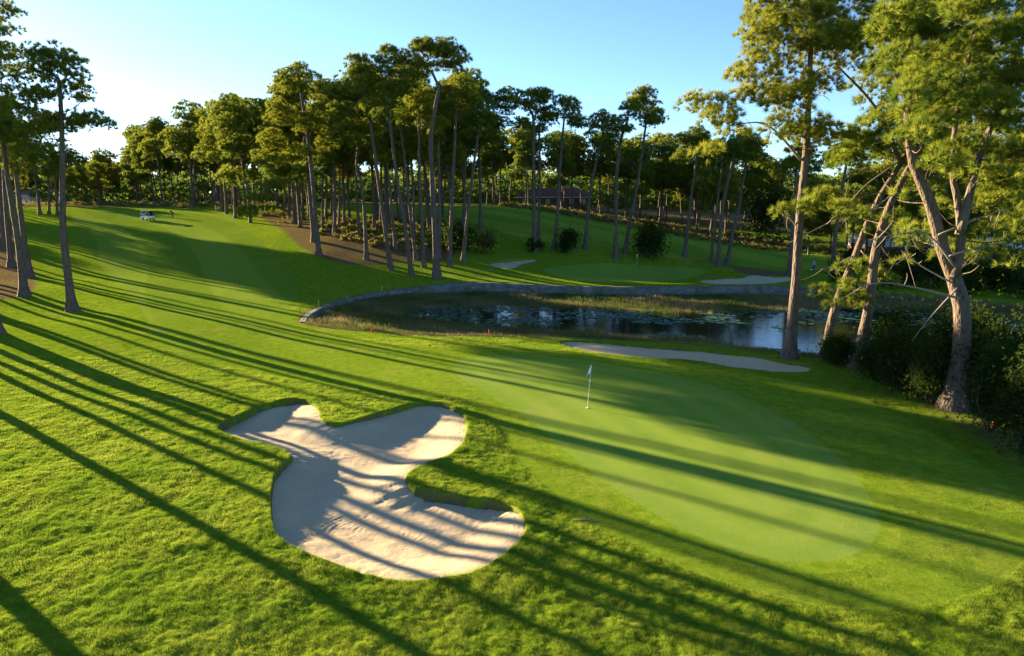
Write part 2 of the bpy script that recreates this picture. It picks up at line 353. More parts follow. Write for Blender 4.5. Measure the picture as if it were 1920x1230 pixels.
# ------------------------------------------------------------------ ground sheet (polar grid), split by zone
def build_ground():
    fine = np.arange(-47, 47.001, .115)
    th = np.concatenate([np.arange(-180, -60, 4), np.arange(-60, -47, .7), fine, np.arange(47.6, 60, .7), np.arange(60, 180, 4)])
    th = np.radians(th)
    rr = [.5, 2, 4, 6, 8, 9.5]; r = 10.5
    while r < 46: rr.append(r); r *= 1.0034
    while r < 130: rr.append(r); r *= 1.0050
    while r < 400: rr.append(r); r *= 1.013
    while r < 9000: rr.append(r); r *= 1.12
    rr = np.array(rr); nT, nR = len(th), len(rr)
    T, Rr = np.meshgrid(th, rr); x = (Rr * np.sin(T)).ravel(); y = (Rr * np.cos(T)).ravel()
    h, s = terrain(x, y)
    fair = sst(.12, -.12, s['sf']); green = sst(.08, -.08, s['sg'])
    bare = np.zeros_like(x)
    for b in BARE: bare = np.maximum(bare, sst(1.6, -1.6, sdm(b, x, y, 4)))
    wood = sst(150, 175, y) * (1 - fair); bare = np.maximum(bare, wood * .85)
    bare = np.maximum(bare, (s['sb'] < .2) * .75)
    bare = np.maximum(bare, .95 * sst(1.0, .2, sdm(PATH, x, y, 3)))
    lip = (s['nb'] < -.04) * sst(.25, .6, vn(x, y, .35, 19) ) * .9 + (s['nb'] < -.3) * .4
    edge = sst(.5, .1, np.abs(s['sg1'] + .25)) * sst(.5, .8, vn(x, y, 1.2, 3)) * .16 * sst(2, 6, x - GREEN1.mean(0)[0])
    # mowing bands: constant across-fairway coordinate bent with the hole
    u = (x * .78 + y * .62) + 6 * np.sin(y / 26); stripe = sst(-.15, .15, np.sin(u * math.pi / 5.5))
    g0 = GREEN1.mean(0); ring = .5 + .5 * np.sin(s['sg1'] * math.pi / .9); ring = ring * .8 * sst(-.2, -.6, s['sg1']) 
    smooth = np.maximum(fair * .8, green)
    i = np.arange(nT - 1)[None, :] + (np.arange(nR - 1) * nT)[:, None]
    F = np.stack([i, i + 1, i + nT + 1, i + nT], -1).reshape(-1, 4)
    w = (np.arange(nR - 1) * nT); Fw = np.stack([w + nT - 1, w, w + nT, w + 2 * nT - 1], -1); F = np.concatenate([F, Fw])
    V = np.stack([x, y, h], -1)
    nT0 = len(V); V = np.concatenate([V, [[0, 0, h[:nT].mean()]]])
    apron = sst(60, 25, np.hypot(x - g0[0], y - g0[1]) * 1.0) * .8
    A = dict(fair=fair * (1 - apron), green=green, bare=bare, lip=lip, edge=edge, stripe=stripe, ring=ring, smooth=smooth)
    A = {k: np.append(v, 0) for k, v in A.items()}
    # normals of the whole sheet, so zones meet without a seam
    a = V[F[:, 0]]; b = V[F[:, 1]]; c = V[F[:, 2]]; d = V[F[:, 3]]; fn = np.cross(c - a, d - b)
    if fn[:, 2].sum() < 0: F = F[:, ::-1]; fn = -fn
    vn_ = np.zeros_like(V)
    for k in range(4): np.add.at(vn_, F[:, k], fn)
    vn_ /= np.maximum(np.linalg.norm(vn_, axis=1, keepdims=True), 1e-9); vn_[vn_[:, 2] < 0] *= -1; vn_[-1] = (0, 0, 1)
    cf = lambda v: v[F].mean(1)
    zf = cf(np.append(s['sf'], 9)); zg = cf(np.append(s['sg'], 9)); znb = cf(np.append(s['nb'], 9))
    isg = (zg < 0) & (znb > 0); isf = (zf < 0) & ~isg & (znb > 0)
    gy = cf(V[:, 1])
    for name, m in (('ground', ~(isg | isf)), ('fairway', isf), ('near_putting_green', isg & (gy < 70)), ('far_putting_green', isg & (gy >= 70))):
        f = F[m]; used, inv = np.unique(f, return_inverse=True); f2 = inv.reshape(-1, 4)
        me = npmesh(name, V[used], f2, True, {k: v[used] for k, v in A.items()})
        me.normals_split_custom_set_from_vertices(vn_[used].tolist())
        o = link(name, me, M_GROUND); tag(o, kind='structure')
    cm = MB().add([V[-1]] + [V[k] for k in range(nT)], [(0, k + 2, k + 1) for k in range(nT - 1)])
build_ground()
def build_bunker(b, step, deep, name, rake, lipk=1.0):
    x0, y0 = b.min(0) - .5; x1, y1 = b.max(0) + .5
    xs = np.arange(x0, x1, step); ys = np.arange(y0, y1, step); X, Y = np.meshgrid(xs, ys); x = X.ravel(); y = Y.ravel()
    s, nx, ny = sdf(b, x, y, True); sg = np.sign(-s)
    ox, oy = nx * sg, ny * sg                  # outward direction
    wl = np.clip(.5 + .62 * (ox * SUN2[0] + oy * (SUN2[1] + .35)), 0, 1)
    # soften the jump of the nearest-edge direction inside
    edge_drop = .05 + (.12 + .26 * sst(.25, .75, vn(x, y, 2.4, 31))) * wl * lipk
    k = sst(0, 2.2, -s)
    drop = edge_drop * (1 - k) + deep * k
    h = Hb(x, y) - drop + (vn(x, y, 2.2, 11) - .5) * .12 + (vn(x, y, .5, 12) - .5) * .03 + (vn(x, y, .16, 13) - .5) * .018 * (vn(x, y, 1.3, 15) + .2)
    if rake:
        for (cx, cy, rad) in rake:
            c = P(cx, cy); d = np.hypot(x - c.x, (y - c.y) * 1.25) + .45 * vn(x, y, 1.2, 21); h += .0048 * vn(x, y, .5, 24) * sst(.3, .7, vn(x, y, 1.6, 25)) * 1.5 * np.sin(d * 2 * math.pi / .17) * sst(rad, rad * .5, d)
        d = -s + .2 * vn(x, y, 1.5, 22); h += .004 * np.sin(d * 2 * math.pi / .15) * sst(2.0, .8, d)
    nX, nY = len(xs), len(ys)
    i = np.arange(nX - 1)[None, :] + (np.arange(nY - 1) * nX)[:, None]; F = np.stack([i, i + 1, i + nX + 1, i + nX], -1).reshape(-1, 4)
    F = F[(s[F] < .22).all(1)]; used, inv = np.unique(F, return_inverse=True)
    V = np.stack([x, y, h], -1)[used]
    return tag(link(name, npmesh(name, V, inv.reshape(-1, 4)), M_SAND), kind='structure')
build_bunker(BK1, .05, .44, 'sand_bunker', [(720, 975, 3.2), (720, 830, 1.8), (830, 930, 1.6), (640, 800, 1.2)])
build_bunker(BK2, .12, .10, 'sand_bunker', None, .25)
build_bunker(BK3, .25, .12, 'sand_bunker', None, .5)
build_bunker(BK4, .25, .10, 'sand_bunker', None, .5)
# ------------------------------------------------------------------ pond
def grow(p, d):
    a = np.roll(p, 1, 0); b = np.roll(p, -1, 0); t = b - a; n = np.stack([t[:, 1], -t[:, 0]], -1); n /= np.linalg.norm(n, axis=1, keepdims=True) + 1e-9
    area = (p[:, 0] * b[:, 1] - b[:, 0] * p[:, 1]).sum(); return p + n * d * (1 if area > 0 else -1)
wp = grow(WATER, 1.0); wm = bpy.data.meshes.new('pond_water'); wm.from_pydata([(a, b, WZ) for a, b in wp], [], [tuple(range(len(wp)))]); wm.update()
wo = link('pond_water', wm, M_WATER); tag(wo, kind='structure')
if wm.polygons[0].normal.z < 0: wm.flip_normals()
exec('pass')
def rand_in(p, n, r):
    lo, hi = p.min(0), p.max(0); q = r.uniform(lo, hi, (n, 2)); return q[sdf(p, q[:, 0], q[:, 1]) < 0]
def build_pads():
    r = np.random.default_rng(5); q = rand_in(WATER, 30000, r); q = q[(q[:, 1] < 90) & (q[:, 0] < 60)]
    dens = vn(q[:, 0], q[:, 1], 3.5, 41) * .6 + vn(q[:, 0], q[:, 1], 1.1, 42) * .4
    # open water lies in the middle right, pads thick on the left and along the far shore
    sc = np.array([atz(1050, 590, WZ)[0], 66.]); open_ = sst(22, 8, np.hypot((q[:, 0] - atz(1330, 610, WZ).x) * .9, (q[:, 1] - 58) * 1.6))
    q = q[r.random(len(q)) < sst(.36, .52, dens - .16 * open_)]
    n = len(q); a = np.linspace(0, 2 * math.pi, 8)[:-1]; rad = r.uniform(.09, .24, n)
    V = np.zeros((n, 7, 3)); V[:, :, 0] = q[:, 0, None] + rad[:, None] * np.cos(a); V[:, :, 1] = q[:, 1, None] + rad[:, None] * np.sin(a)
    tilt = r.normal(0, .05, (n, 2)); V[:, :, 2] = WZ + .012 + r.random(n)[:, None] * .015 + np.abs(rad[:, None] * (np.cos(a) * tilt[:, :1] + np.sin(a) * tilt[:, 1:]))
    F = np.arange(n * 7).reshape(n, 7); me = npmesh('lily_pads', V.reshape(-1, 3), F, False, {'tint': np.repeat(r.random(n), 7)})
    tag(link('lily_pads', me, M_PAD), 'dark round lily pads floating over the pond water', 'lily pads', kind='stuff')
build_pads()
def blades(x, y, z, hgt, wid, lean, r, tint):
    """bent triangles: one blade = 2 triangles strip -> tri"""
    n = len(x); a = r.uniform(0, 2 * math.pi, n); b = r.uniform(0, 2 * math.pi, n)
    sx, sy = np.cos(a) * wid / 2, np.sin(a) * wid / 2
    V = np.zeros((n, 3, 3)); V[:, 0] = np.stack([x - sx, y - sy, z - .01], -1); V[:, 1] = np.stack([x + sx, y + sy, z - .01], -1)
    l = lean * hgt * r.random(n); V[:, 2] = np.stack([x + np.cos(b) * l, y + np.sin(b) * l, z + hgt], -1)
    return npmesh('b', V.reshape(-1, 3), np.arange(n * 3).reshape(n, 3), False, {'tint': np.repeat(tint, 3)})
def build_grass():
    r = np.random.default_rng(11); n = 2000000
    rad = 11.5 * (50 / 11.5) ** r.random(n); th = R(1) * r.uniform(-42, 42, n); x = rad * np.sin(th); y = rad * np.cos(th)
    s1 = sdm(FAIR1, x, y, 1); s2 = sdm(GREEN1, x, y, 1); sb = sdm(BASIN, x, y, 1); nb = np.minimum(sdm(BK1, x, y, 1), sdm(BK2, x, y, 1))
    s3 = np.minimum(s1, 9); gd = np.hypot(x - GREEN1.mean(0)[0], y - GREEN1.mean(0)[1]); ap = s1 < 0
    k = (s2 > .55) & (nb > -.02) & ((~ap) | (rad < 36)); apr = ap
    k = k  & (sb > -2.5); x, y, nb, rad, apr = x[k], y[k], nb[k], rad[k], apr[k]
    cl = vn(x, y, .35, 1) * .5 + vn(x, y, .12, 7) * .5
    k = r.random(len(x)) < .25 + 1.2 * cl; k |= nb < .25; x, y, nb, cl, rad, apr = x[k], y[k], nb[k], cl[k], rad[k], apr[k]
    z, _ = terrain(x, y); fr = sst(.3, .0, nb)
    hg = (.022 + .055 * cl ** 1.5 + .06 * sst(.5, .8, vn(x, y, 1.1, 9)) * cl) * r.uniform(.6, 1.3, len(x)) + fr * .02
    hg = np.where(apr, hg * .38, hg)
    z = np.maximum(z, Hb(x, y) - .12)
    tint = np.clip(vn(x, y, 1.4, 6) * .7 + r.random(len(x)) * .5 - .1 , 0, 1)
    me = blades(x, y, z, hg, np.maximum(.0065, rad * .00042), .9, r, tint); me.name = 'rough_grass'
    tag(link('rough_grass', me, M_BLADE), 'short tufted rough grass round the bunker and green', 'grass', kind='stuff')
build_grass()
def build_reeds():
    r = np.random.default_rng(12); q = rand_in(BASIN, 420000, r); q = q[(q[:, 0] < 62) & (q[:, 1] > 30)]
    x, y = q[:, 0], q[:, 1]; sw = sdm(WATER, x, y, 3); sb = sdm(BASIN, x, y, 3)
    cl = vn(x, y, 2.0, 51) * .6 + vn(x, y, .6, 52) * .4
    k = (sw > -.5 - 1.0 * (cl > .6)) & (sb < -.15) & (r.random(len(x)) < .15 + cl) ; x, y, cl, sb, sw = x[k], y[k], cl[k], sb[k], sw[k]
    z, _ = terrain(x, y, False); z = np.maximum(z, WZ)
    hg = (.15 + .5 * cl ** 1.3) * r.uniform(.5, 1.2, len(x)) * (.45 + .55 * sst(0, -1.5, sb))
    tint = np.clip(sst(.35, .75, vn(x, y, 4.5, 53)) * .75 + r.random(len(x)) * .4 - .1 + .3 * (x > 25) * (y > 60), 0, 1)
    me = blades(x, y, z, hg, .03, .45, r, tint); me.name = 'reeds'
    tag(link('reeds', me, M_REED), 'reeds and long marsh grass growing round the pond', 'reeds', kind='stuff')
build_reeds()
def build_wall():
    pts = [(560,604),(568,590),(600,573),(650,558),(720,545),(790,537),(840,531),(900,529),(1000,533),(1100,537),(1200,539),(1300,537),(1400,536),(1480,536),(1530,539)]
    c = np.array([tuple(P(a, b))[:2] for a, b in pts])
    for _ in range(3):
        q = np.stack([c[:-1] * .75 + c[1:] * .25, c[:-1] * .25 + c[1:] * .75], 1).reshape(-1, 2); c = np.concatenate([c[:1], q, c[-1:]])
    d = np.gradient(c, axis=0); d /= np.linalg.norm(d, axis=1, keepdims=True); nrm = np.stack([d[:, 1], -d[:, 0]], -1)   # towards the pond (right-hand)
    u = np.concatenate([[0], np.cumsum(np.linalg.norm(np.diff(c, axis=0), axis=1))])
    top = np.maximum(Hb(c[:, 0], c[:, 1]), -.2) + .02 + .05 * (vn(u, u * 0, 1.3, 3) - .5); V = []; UV = []
    prof = [(-.25, -.5), (-.22, 0), (.12, 0), (.30, -.02), (.34, -.42), (.46, -.44), (.50, -.86), (.62, -.88), (.66, -1.6)]
    for i in range(len(c)):
        jl = .05 * (vn(np.array([u[i]]), np.array([3.]), .7, 2)[0] - .5)
        for k, (o, z) in enumerate(prof):
            p = c[i] + nrm[i] * (o + .25 + jl); V.append((p[0], p[1], top[i] + z)); UV.append((u[i], z + .01 * k))
    m = len(prof); F = []
    for i in range(len(c) - 1):
        for k in range(m - 1): F.append((i * m + k, i * m + k + 1, (i + 1) * m + k + 1, (i + 1) * m + k))
    me = npmesh('retaining_wall', V, F, False, uv=UV)
    tag(link('retaining_wall', me, M_STONE), 'low stepped stone retaining wall curving along the far edge of the pond', 'wall')
build_wall()
# ------------------------------------------------------------------ pines
def tuft_mesh(cent, dirs, n, ln, wd, r, tint, spread=.9, cone=.25):
    m = len(cent); d = r.normal(0, 1, (m, n, 3)); d /= np.linalg.norm(d, axis=2, keepdims=True)
    d = d * spread + dirs[:, None, :] * (cone + .6); d /= np.linalg.norm(d, axis=2, keepdims=True)
    s = np.cross(d, r.normal(0, 1, (m, n, 3))); s /= np.linalg.norm(s, axis=2, keepdims=True) + 1e-9
    l = ln * r.uniform(.6, 1.15, (m, n, 1)); st = r.uniform(0, .3, (m, n, 1)) * l
    c = cent[:, None, :] + d * st
    V = np.stack([c - s * wd / 2, c + s * wd / 2, c + d * l], 2).reshape(-1, 3)
    F = np.arange(m * n * 3).reshape(-1, 3)
    return V, F, np.repeat(tint, n * 3)
def pads_to_tufts(pads, r, dens, flat=.62):
    """pads: list of (x,y,z,radius)"""
    P_, D_, T_ = [], [], []
    for (x, y, z, rad) in pads:
        k = max(5, int(dens * rad ** 2)); d = r.normal(0, 1, (k, 3)); d[:, 2] = np.abs(d[:, 2]) * .9 - .25; d /= np.linalg.norm(d, axis=1, keepdims=True)
        q = r.uniform(.5, 1.0, (k, 1)) ** .6; c = d * q * rad * np.array([1, 1, flat]); P_.append(c + (x, y, z)); D_.append(d * .8 + (0, 0, .35))
        T_.append(np.clip(.45 + .3 * d[:, 2] + r.normal(0, .16, k) + r.normal(0, .12), 0, 1))  # upward tufts tinted paler: lit tops and shaded undersides painted into needle colour
    P_ = np.concatenate(P_); D_ = np.concatenate(D_); D_ /= np.linalg.norm(D_, axis=1, keepdims=True)
    return P_, D_, np.concatenate(T_)
def spline(pts, n):
    pts = [Vector(p) for p in pts]
    if len(pts) == 2: return [pts[0].lerp(pts[1], i / n) for i in range(n + 1)]
    out = []; q = [pts[0] * 2 - pts[1]] + pts + [pts[-1] * 2 - pts[-2]]; seg = len(pts) - 1; per = max(2, n // seg)
    for i in range(seg):
        p0, p1, p2, p3 = q[i:i + 4]
        for k in range(per):
            t = k / per; out.append(.5 * ((2 * p1) + (p2 - p0) * t + (2 * p0 - 5 * p1 + 4 * p2 - p3) * t * t + (3 * p1 - p0 - 3 * p2 + p3) * t ** 3))
    out.append(pts[-1]); return out
def limb(mb, a, b, r0, r1, rr, sag=.12, n=6, sides=6):
    a, b = Vector(a), Vector(b); L_ = (b - a).length; m = a.lerp(b, .5) + Vector((rr.normal() * .08 * L_, rr.normal() * .08 * L_, -sag * L_ + rr.normal() * .05 * L_))
    p = spline([a, m, b], n); mb.tube(p, [r0 + (r1 - r0) * i / (len(p) - 1) for i in range(len(p))], sides, False)
def make_pine(trunk, r0, crowns, label, group=None, seed=1, name='pine_tree', near=False, dens=10, tn=11, ln=.42, wd=.055, padr=(.7, 1.25), fill=1.0,
              cat='pine tree', forks=(), dead=(), nmat=None, stubs=5, sides=9, padlist=None, taper=.62, spread=.9, cone=.25):
    """trunk: world points base->top; crowns: list of (centre Vector, rx, ry(depth), rz)"""
    r = np.random.default_rng(seed); base = Vector(trunk[0]); root = empty(name, base); tag(root, label, cat, group)
    loc = [Vector(p) - base for p in trunk]; tp = spline(loc, 22); tot = len(tp) - 1; mb = MB()
    def rad(i): f = i / tot; return r0 * (1 - taper * f) * (1 - .12 * sst(0, .25, f)) * (1 + .55 * max(0, 1 - f * 14) ** 1.5)
    rads = [rad(i) * r.uniform(.95, 1.05) for i in range(len(tp))]
    tp2 = [tp[0] - Vector((0, 0, .5))] + tp; mb.tube(tp2, [rads[0] * 1.15] + rads, sides)
    tracks = [(tp, rads)]
    for f in forks:
        fp = spline([Vector(p) - base for p in f], 12); fr = [r0 * (.42 - .3 * i / (len(fp) - 1)) for i in range(len(fp))]; mb.tube(fp, fr, 7); tracks.append((fp, fr))
    br = MB(); pads = []
    for (c, rx, ry, rz) in crowns:
        c = Vector(c) - base; k = max(1, int(fill * 3.4 * (rx * ry + rx * rz + ry * rz) / 3 / ((padr[0] + padr[1]) / 2) ** 2))
        for _ in range(k):
            d = r.normal(0, 1, 3); d /= np.linalg.norm(d); q = r.uniform(.25, 1) ** .5; pr = r.uniform(*padr)
            pads.append((c.x + d[0] * q * max(.1, rx - pr * .5), c.y + d[1] * q * max(.1, ry - pr * .5), c.z + d[2] * q * max(.1, rz - pr * .4), pr))
    if padlist: pads += [(p.x - base.x, p.y - base.y, p.z - base.z, pr) for p, pr in padlist]
    nodes = []
    for tpk, rk in tracks:
        for i, q in enumerate(tpk):
            if tpk is tp and i < len(tpk) * .38: continue
            nodes.append((q.x, q.y, q.z, rk[i] * .5))
    if pads and nodes:
        nd = np.array(nodes); tq = nd[:, :3].copy()
        order = sorted(pads, key=lambda p: float(np.min(np.linalg.norm(tq - np.array(p[:3]), axis=1))))
        for (x, y, z, pr) in order:
            p = np.array((x, y, z - pr * .25)); v = p - nd[:, :3]; dd = np.linalg.norm(v, axis=1)
            cost = dd + np.maximum(0, -v[:, 2] + .15 * dd) * 1.2 + (nd[:, 3] < .02) * 1.0; j = int(np.argmin(cost)); q = nd[j, :3]; L_ = dd[j]
            if L_ < .35: continue
            ra = min(nd[j, 3] * .75, .016 + .011 * L_ + .002 * rk[0]); rb = max(.008, ra * .45)
            m = q + (p - q) * .5 + r.normal(0, .07, 3) * L_ - np.array((0, 0, .06 * L_)); sp = spline([q, m, p], 6)
            br.tube(sp, [ra + (rb - ra) * k / (len(sp) - 1) for k in range(len(sp))], 5, False)
            nd = np.concatenate([nd, [[sp[k].x, sp[k].y, sp[k].z, ra + (rb - ra) * k / (len(sp) - 1)] for k in range(2, len(sp))]])
    zc = min((p[2] for p in pads), default=tp[-1].z)
    for _ in range(stubs):      # dead stubs under the crown
        i = int(r.uniform(.35, .8) * tot); q = tp[i]
        a = r.uniform(0, 6.28); l = r.uniform(.6, 2.4); limb(br, q, q + Vector((math.cos(a) * l, math.sin(a) * l, r.uniform(-.3, .5) * l)), .035, .01, r, -.05, 4, 4)
    dead_l = []
    for dpl, dr in dead:
        dm = MB(); dp = spline([Vector(p) - base for p in dpl], 10); k = len(dp) - 1; dm.tube(dp, [dr * (1 - .75 * i / k) for i in range(k + 1)], 6)
        for _ in range(4):
            q = dp[int(r.uniform(.4, 1) * k)]; dv = Vector(r.normal(0, 1, 3)) * .5; dv.z -= .2; limb(dm, q, q + dv * r.uniform(.6, 1.8), dr * .35, .006, r, .05, 4, 4)
        dead_l.append(dm)
    mb.add(br.v, br.f).build('trunk', M_BARK, root, True)
    for dm in dead_l: dm.build('dead_branch', M_DEAD, root, True)
    if pads:
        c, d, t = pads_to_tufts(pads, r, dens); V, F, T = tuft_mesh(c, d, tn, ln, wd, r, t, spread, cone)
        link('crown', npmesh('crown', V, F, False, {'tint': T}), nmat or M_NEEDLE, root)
    return root
def px_pine(pix, width, crowns, label, depth=None, lean=0., **k):
    """pix: trunk pixels from base up; crowns in pixels (cx,cy,rx,ry)"""
    b = P(*pix[0]) if depth is None else at(pix[0][0], pix[0][1], depth)
    if depth is not None: b.z = gz(b.x, b.y)
    Y = b.y; tr = [b] + [at(a, c, Y + lean * (i + 1)) for i, (a, c) in enumerate(pix[1:])]
    s = Y / 1280 / CP
    if crowns: tr.append(tr[-1].lerp(at(crowns[0][0], crowns[0][1], Y), .6))
    cr = [(at(cx, cy, Y + (k.get('seed', 1) * 7 % 3 - 1) * rx * s * .3), rx * s, rx * s * .8, ry * s) for cx, cy, rx, ry in crowns]
    return make_pine(tr, width * s / 2, cr, label, **k)
G_MID = 'tall pines of the stand between the two holes'
G_ISL = 'tall pines standing round the far green'
MID = [ # base->top pixels, trunk px width, crowns, label
 ([(598,479),(594,430),(586,338),(577,256),(567,190),(560,140)],10,[(556,150,42,30),(525,215,30,26),(580,235,34,28),(510,262,28,20),(600,200,26,22),(500,300,30,20),(463,398,17,16),(484,372,20,14),(520,345,26,14),(560,290,34,22),(615,270,26,20)],'broad leaning pine at the left end of the middle stand, its crown lobes spread wide',G_MID),
 ([(589,453),(582,380),(575,300),(572,255)],9,[(560,330,44,24),(520,320,34,22),(600,300,30,20)],'shaded pine right behind the broad leaning one, with low hanging boughs',G_MID),
 ([(733,506),(722,430),(709,338),(696,240),(690,190)],9,[(690,150,38,34),(672,118,26,18),(706,205,30,22)],'slim pine with blue grey trunk leaning left, second tall crown of the middle stand',G_MID),
 ([(772,518),(760,430),(745,338),(733,250),(727,190)],9,[(733,120,34,36),(742,175,30,28),(722,215,22,18)],'pine with a curved slim trunk and pale sunlit crown, beside the tallest forked pine',G_MID),
 ([(819,522),(815,430),(810,338),(808,256),(818,190),(822,165)],13,[(800,110,48,34),(850,110,36,26),(770,150,30,24),(820,90,46,20),(862,150,22,18)],'tallest forked pine on the front edge of the middle stand, thick trunk near the wall',G_MID),
 ([(780,486),(770,410),(761,319),(750,227)],7,[(760,215,34,24),(780,180,30,24)],'thin pine between the curved slim trunk and the tallest forked pine',G_MID),
 ([(795,501),(792,430),(787,338),(785,194)],8,[(790,190,30,28),(810,235,26,18)],'straight slim pine directly left of the tallest forked pine',G_MID),
 ([(823,484),(824,380),(822,232)],8,[(835,215,36,26),(815,260,26,16)],'straight pine half hidden behind the tallest forked pine trunk',G_MID),
 ([(843,500),(846,410),(850,319),(856,208)],9,[(860,165,32,28),(880,195,26,22)],'straight dark pine just right of the tallest forked pine',G_MID),
 ([(868,491),(876,410),(887,319),(899,227)],8,[(892,185,34,30),(905,225,30,20),(880,250,20,14)],'pine leaning right with its base beside the dark bush',G_MID),
 ([(901,429),(900,340),(899,270),(905,215)],7,[(935,205,32,34),(925,235,24,20),(950,180,22,16)],'pine with a dark crown hanging right over the pale bush',G_ISL),
 ([(687,486),(684,410),(678,347),(668,314),(672,260)],8,[(655,255,40,26),(690,240,30,20),(640,215,34,24)],'crooked pine with a bent trunk left of the slim leaning one',G_MID),
 ([(742,467),(735,400),(727,319),(722,280)],7,[(725,290,36,22),(700,262,28,20)],'thin pine in shade behind the two slim leaning trunks',G_MID),
 ([(627,441),(628,370),(627,309),(628,270)],7,[(625,240,36,26),(640,180,34,24),(610,290,30,18)],'straight pine on the brown needle slope left of centre',G_MID),
 ([(553,419),(548,350),(540,300)],6,[(530,270,34,26),(500,290,28,22)],'short trunked pine on the path corner at the left of the middle stand',G_MID),
 ([(569,412),(566,350),(560,290)],6,[(560,250,30,20),(540,310,36,22)],'pine with a reddish trunk above the needle slope path',G_MID),
 ([(1003,472),(1001,400),(1000,300),(1000,223)],10,[(985,190,32,26),(1012,185,28,22),(975,232,22,14)],'thicker of the twin pines above the small round shrub',G_ISL),
 ([(1009,458),(1011,380),(1012,300),(1011,240)],7,[(1018,215,26,18),(1010,240,22,12)],'thinner of the twin pines, just behind the thicker one',G_ISL),
 ([(1039,467),(1045,400),(1048,339),(1056,241)],8,[(1060,205,30,26),(1082,225,20,20),(1035,225,18,14)],'pine between the twin pines and the dark oval bush',G_ISL),
 ([(1097,467),(1102,400),(1110,339),(1130,255)],8,[(1128,228,28,18),(1110,245,18,14)],'right leaning pine beside the dark oval bush',G_ISL),
 ([(1154,485),(1155,400),(1157,315),(1165,260),(1178,220)],9,[(1160,240,30,22),(1185,205,22,20),(1145,265,22,14)],'pine with a straight trunk left of the far flag',G_ISL),
 ([(1171,475),(1182,410),(1194,352),(1210,241)],8,[(1210,205,32,24),(1225,225,24,16),(1195,185,22,16),(1208,175,20,14)],'tallest pine by the far flag, leaning right with a rounded crown',G_ISL),
 ([(1284,480),(1290,420),(1297,362),(1306,292)],8,[(1292,270,30,24),(1310,250,24,18),(1275,300,20,14)],'pine behind the right half of the far green',G_ISL),
 ([(1333,488),(1340,420),(1346,371),(1357,288)],6,[(1360,290,26,22)],'thin pine left of the paired trunks at the far right bunker',G_ISL),
 ([(1347,499),(1351,430),(1358,371),(1377,288)],9,[(1370,270,32,26),(1395,290,24,18)],'nearer of the paired trunks at the far right bunker',G_ISL),
 ([(1364,492),(1375,430),(1387,380),(1402,283)],8,[(1405,270,32,24),(1420,300,22,18)],'right leaning pine beside the paired trunks at the far right bunker',G_ISL),
 ([(1480,515),(1486,430),(1492,350),(1494,300)],9,[(1496,290,30,24),(1475,320,24,18)],'dark straight pine seen just left of the near pond pine',G_ISL),
 ([(1560,510),(1567,440),(1575,380),(1590,290)],9,[(1590,280,36,28),(1560,300,28,20)],'pine on the far bank seen through the leaning pond pines',G_ISL),
]
for i, (pix, wpx, cr, lab, grp) in enumerate(MID):
    px_pine(pix, wpx, cr, lab, group=grp, seed=100 + i, dens=28, tn=32, ln=.40, wd=.036, spread=.75, cone=.35, padr=(.45, 1.0), fill=1.2)
# left clump (nearer, in frame at the left edge)
G_LEFT = 'pines at the left edge of the photo'
LEFT = [
 ([(136,582),(128,520),(119,440),(117,360),(117,280),(113,180)],17,[(105,120,46,34),(150,170,34,26),(85,165,40,30),(165,225,34,20),(75,100,26,18),(110,235,50,24),(70,230,36,24),(200,240,18,12),(140,130,30,22)],'lone slim pine standing forward on the turf at the left, blue grey trunk'),
 ([(46,556),(38,480),(26,400),(14,330),(5,240)],15,[(20,120,50,40),(40,190,40,34),(0,60,36,34),(20,250,48,30),(60,290,40,24)],'pine leaning left behind the lone slim pine, base on the bare patch'),
 ([(56,520),(44,440),(34,360),(26,290)],12,[(30,300,46,30),(60,250,36,26)],'pine close behind the left leaning one, in shade'),
 ([(22,500),(14,420),(8,340),(4,240)],11,[(10,250,44,36),(-30,200,50,40)],'pine deeper in the left clump with a thin dark trunk'),
 ([(10,470),(4,400),(-4,320)],10,[(-10,280,50,34),(20,220,36,30)],'pine at the very left edge over the needle ground'),
 ([(-4,626),(-16,540),(-30,420),(-40,250)],18,[(-40,190,60,50),(-10,20,46,34),(-60,90,60,50)],'nearest left edge pine with only its root flare and upper boughs in view'),
 ([(75,402),(70,360),(62,310)],6,[(70,300,34,22),(50,280,30,20)],'small pine behind the lone slim pine at the fairway edge'),
 ([(92,402),(92,350),(88,310)],5,[(98,318,30,18),(120,300,26,16)],'thin pine standing in sun at the left of the fairway crest'),
 ([(108,404),(104,350),(100,300)],5,[(110,280,34,22),(140,300,26,16)],'second thin pine in sun at the left of the fairway crest'),
]
for i, (pix, wpx, cr, lab) in enumerate(LEFT):
    px_pine(pix, wpx, cr, lab, group=G_LEFT, seed=200 + i, dens=30, tn=28, ln=.34, wd=.038, spread=.75, cone=.35, padr=(.35, .85), fill=1.05)
# ------------------------------------------------------------------ pond-side pines on the right (nearest trees)
def pp(lst, Y, r, spread=1.2):
    out = []
    for e in lst:
        px, py, pr = e[:3]; yy = Y + r.uniform(-spread, spread); out.append((at(px, py, yy), pr * yy / 1280 * .8))
        for _ in range(3):
            a = r.uniform(0, 6.28); q = at(px + math.cos(a) * pr * .6, py + math.sin(a) * pr * .5, yy + r.uniform(-1, 1) * pr * Y / 1280); out.append((q, pr * yy / 1280 * r.uniform(.4, .6)))
    return out
rr_ = np.random.default_rng(31)
def fillpads(pl, n, Y, pr, sp=1.5):
    p = np.array(pl, float); q = rand_in(p, n * 6, rr_)[:n]; return [(at(a, b, Y + rr_.uniform(-sp, sp)), rr_.uniform(*pr) * Y / 1280) for a, b in q]
def atl(pts, Y): return [at(a, b, Y) for a, b in pts]
KN = dict(near=True, taper=.72, spread=.75, cone=.35, dens=38, tn=46, ln=.36, wd=.024, nmat=M_NEEDLE_NEAR, sides=14)
G_POND = 'big pines on the pond bank at the right'
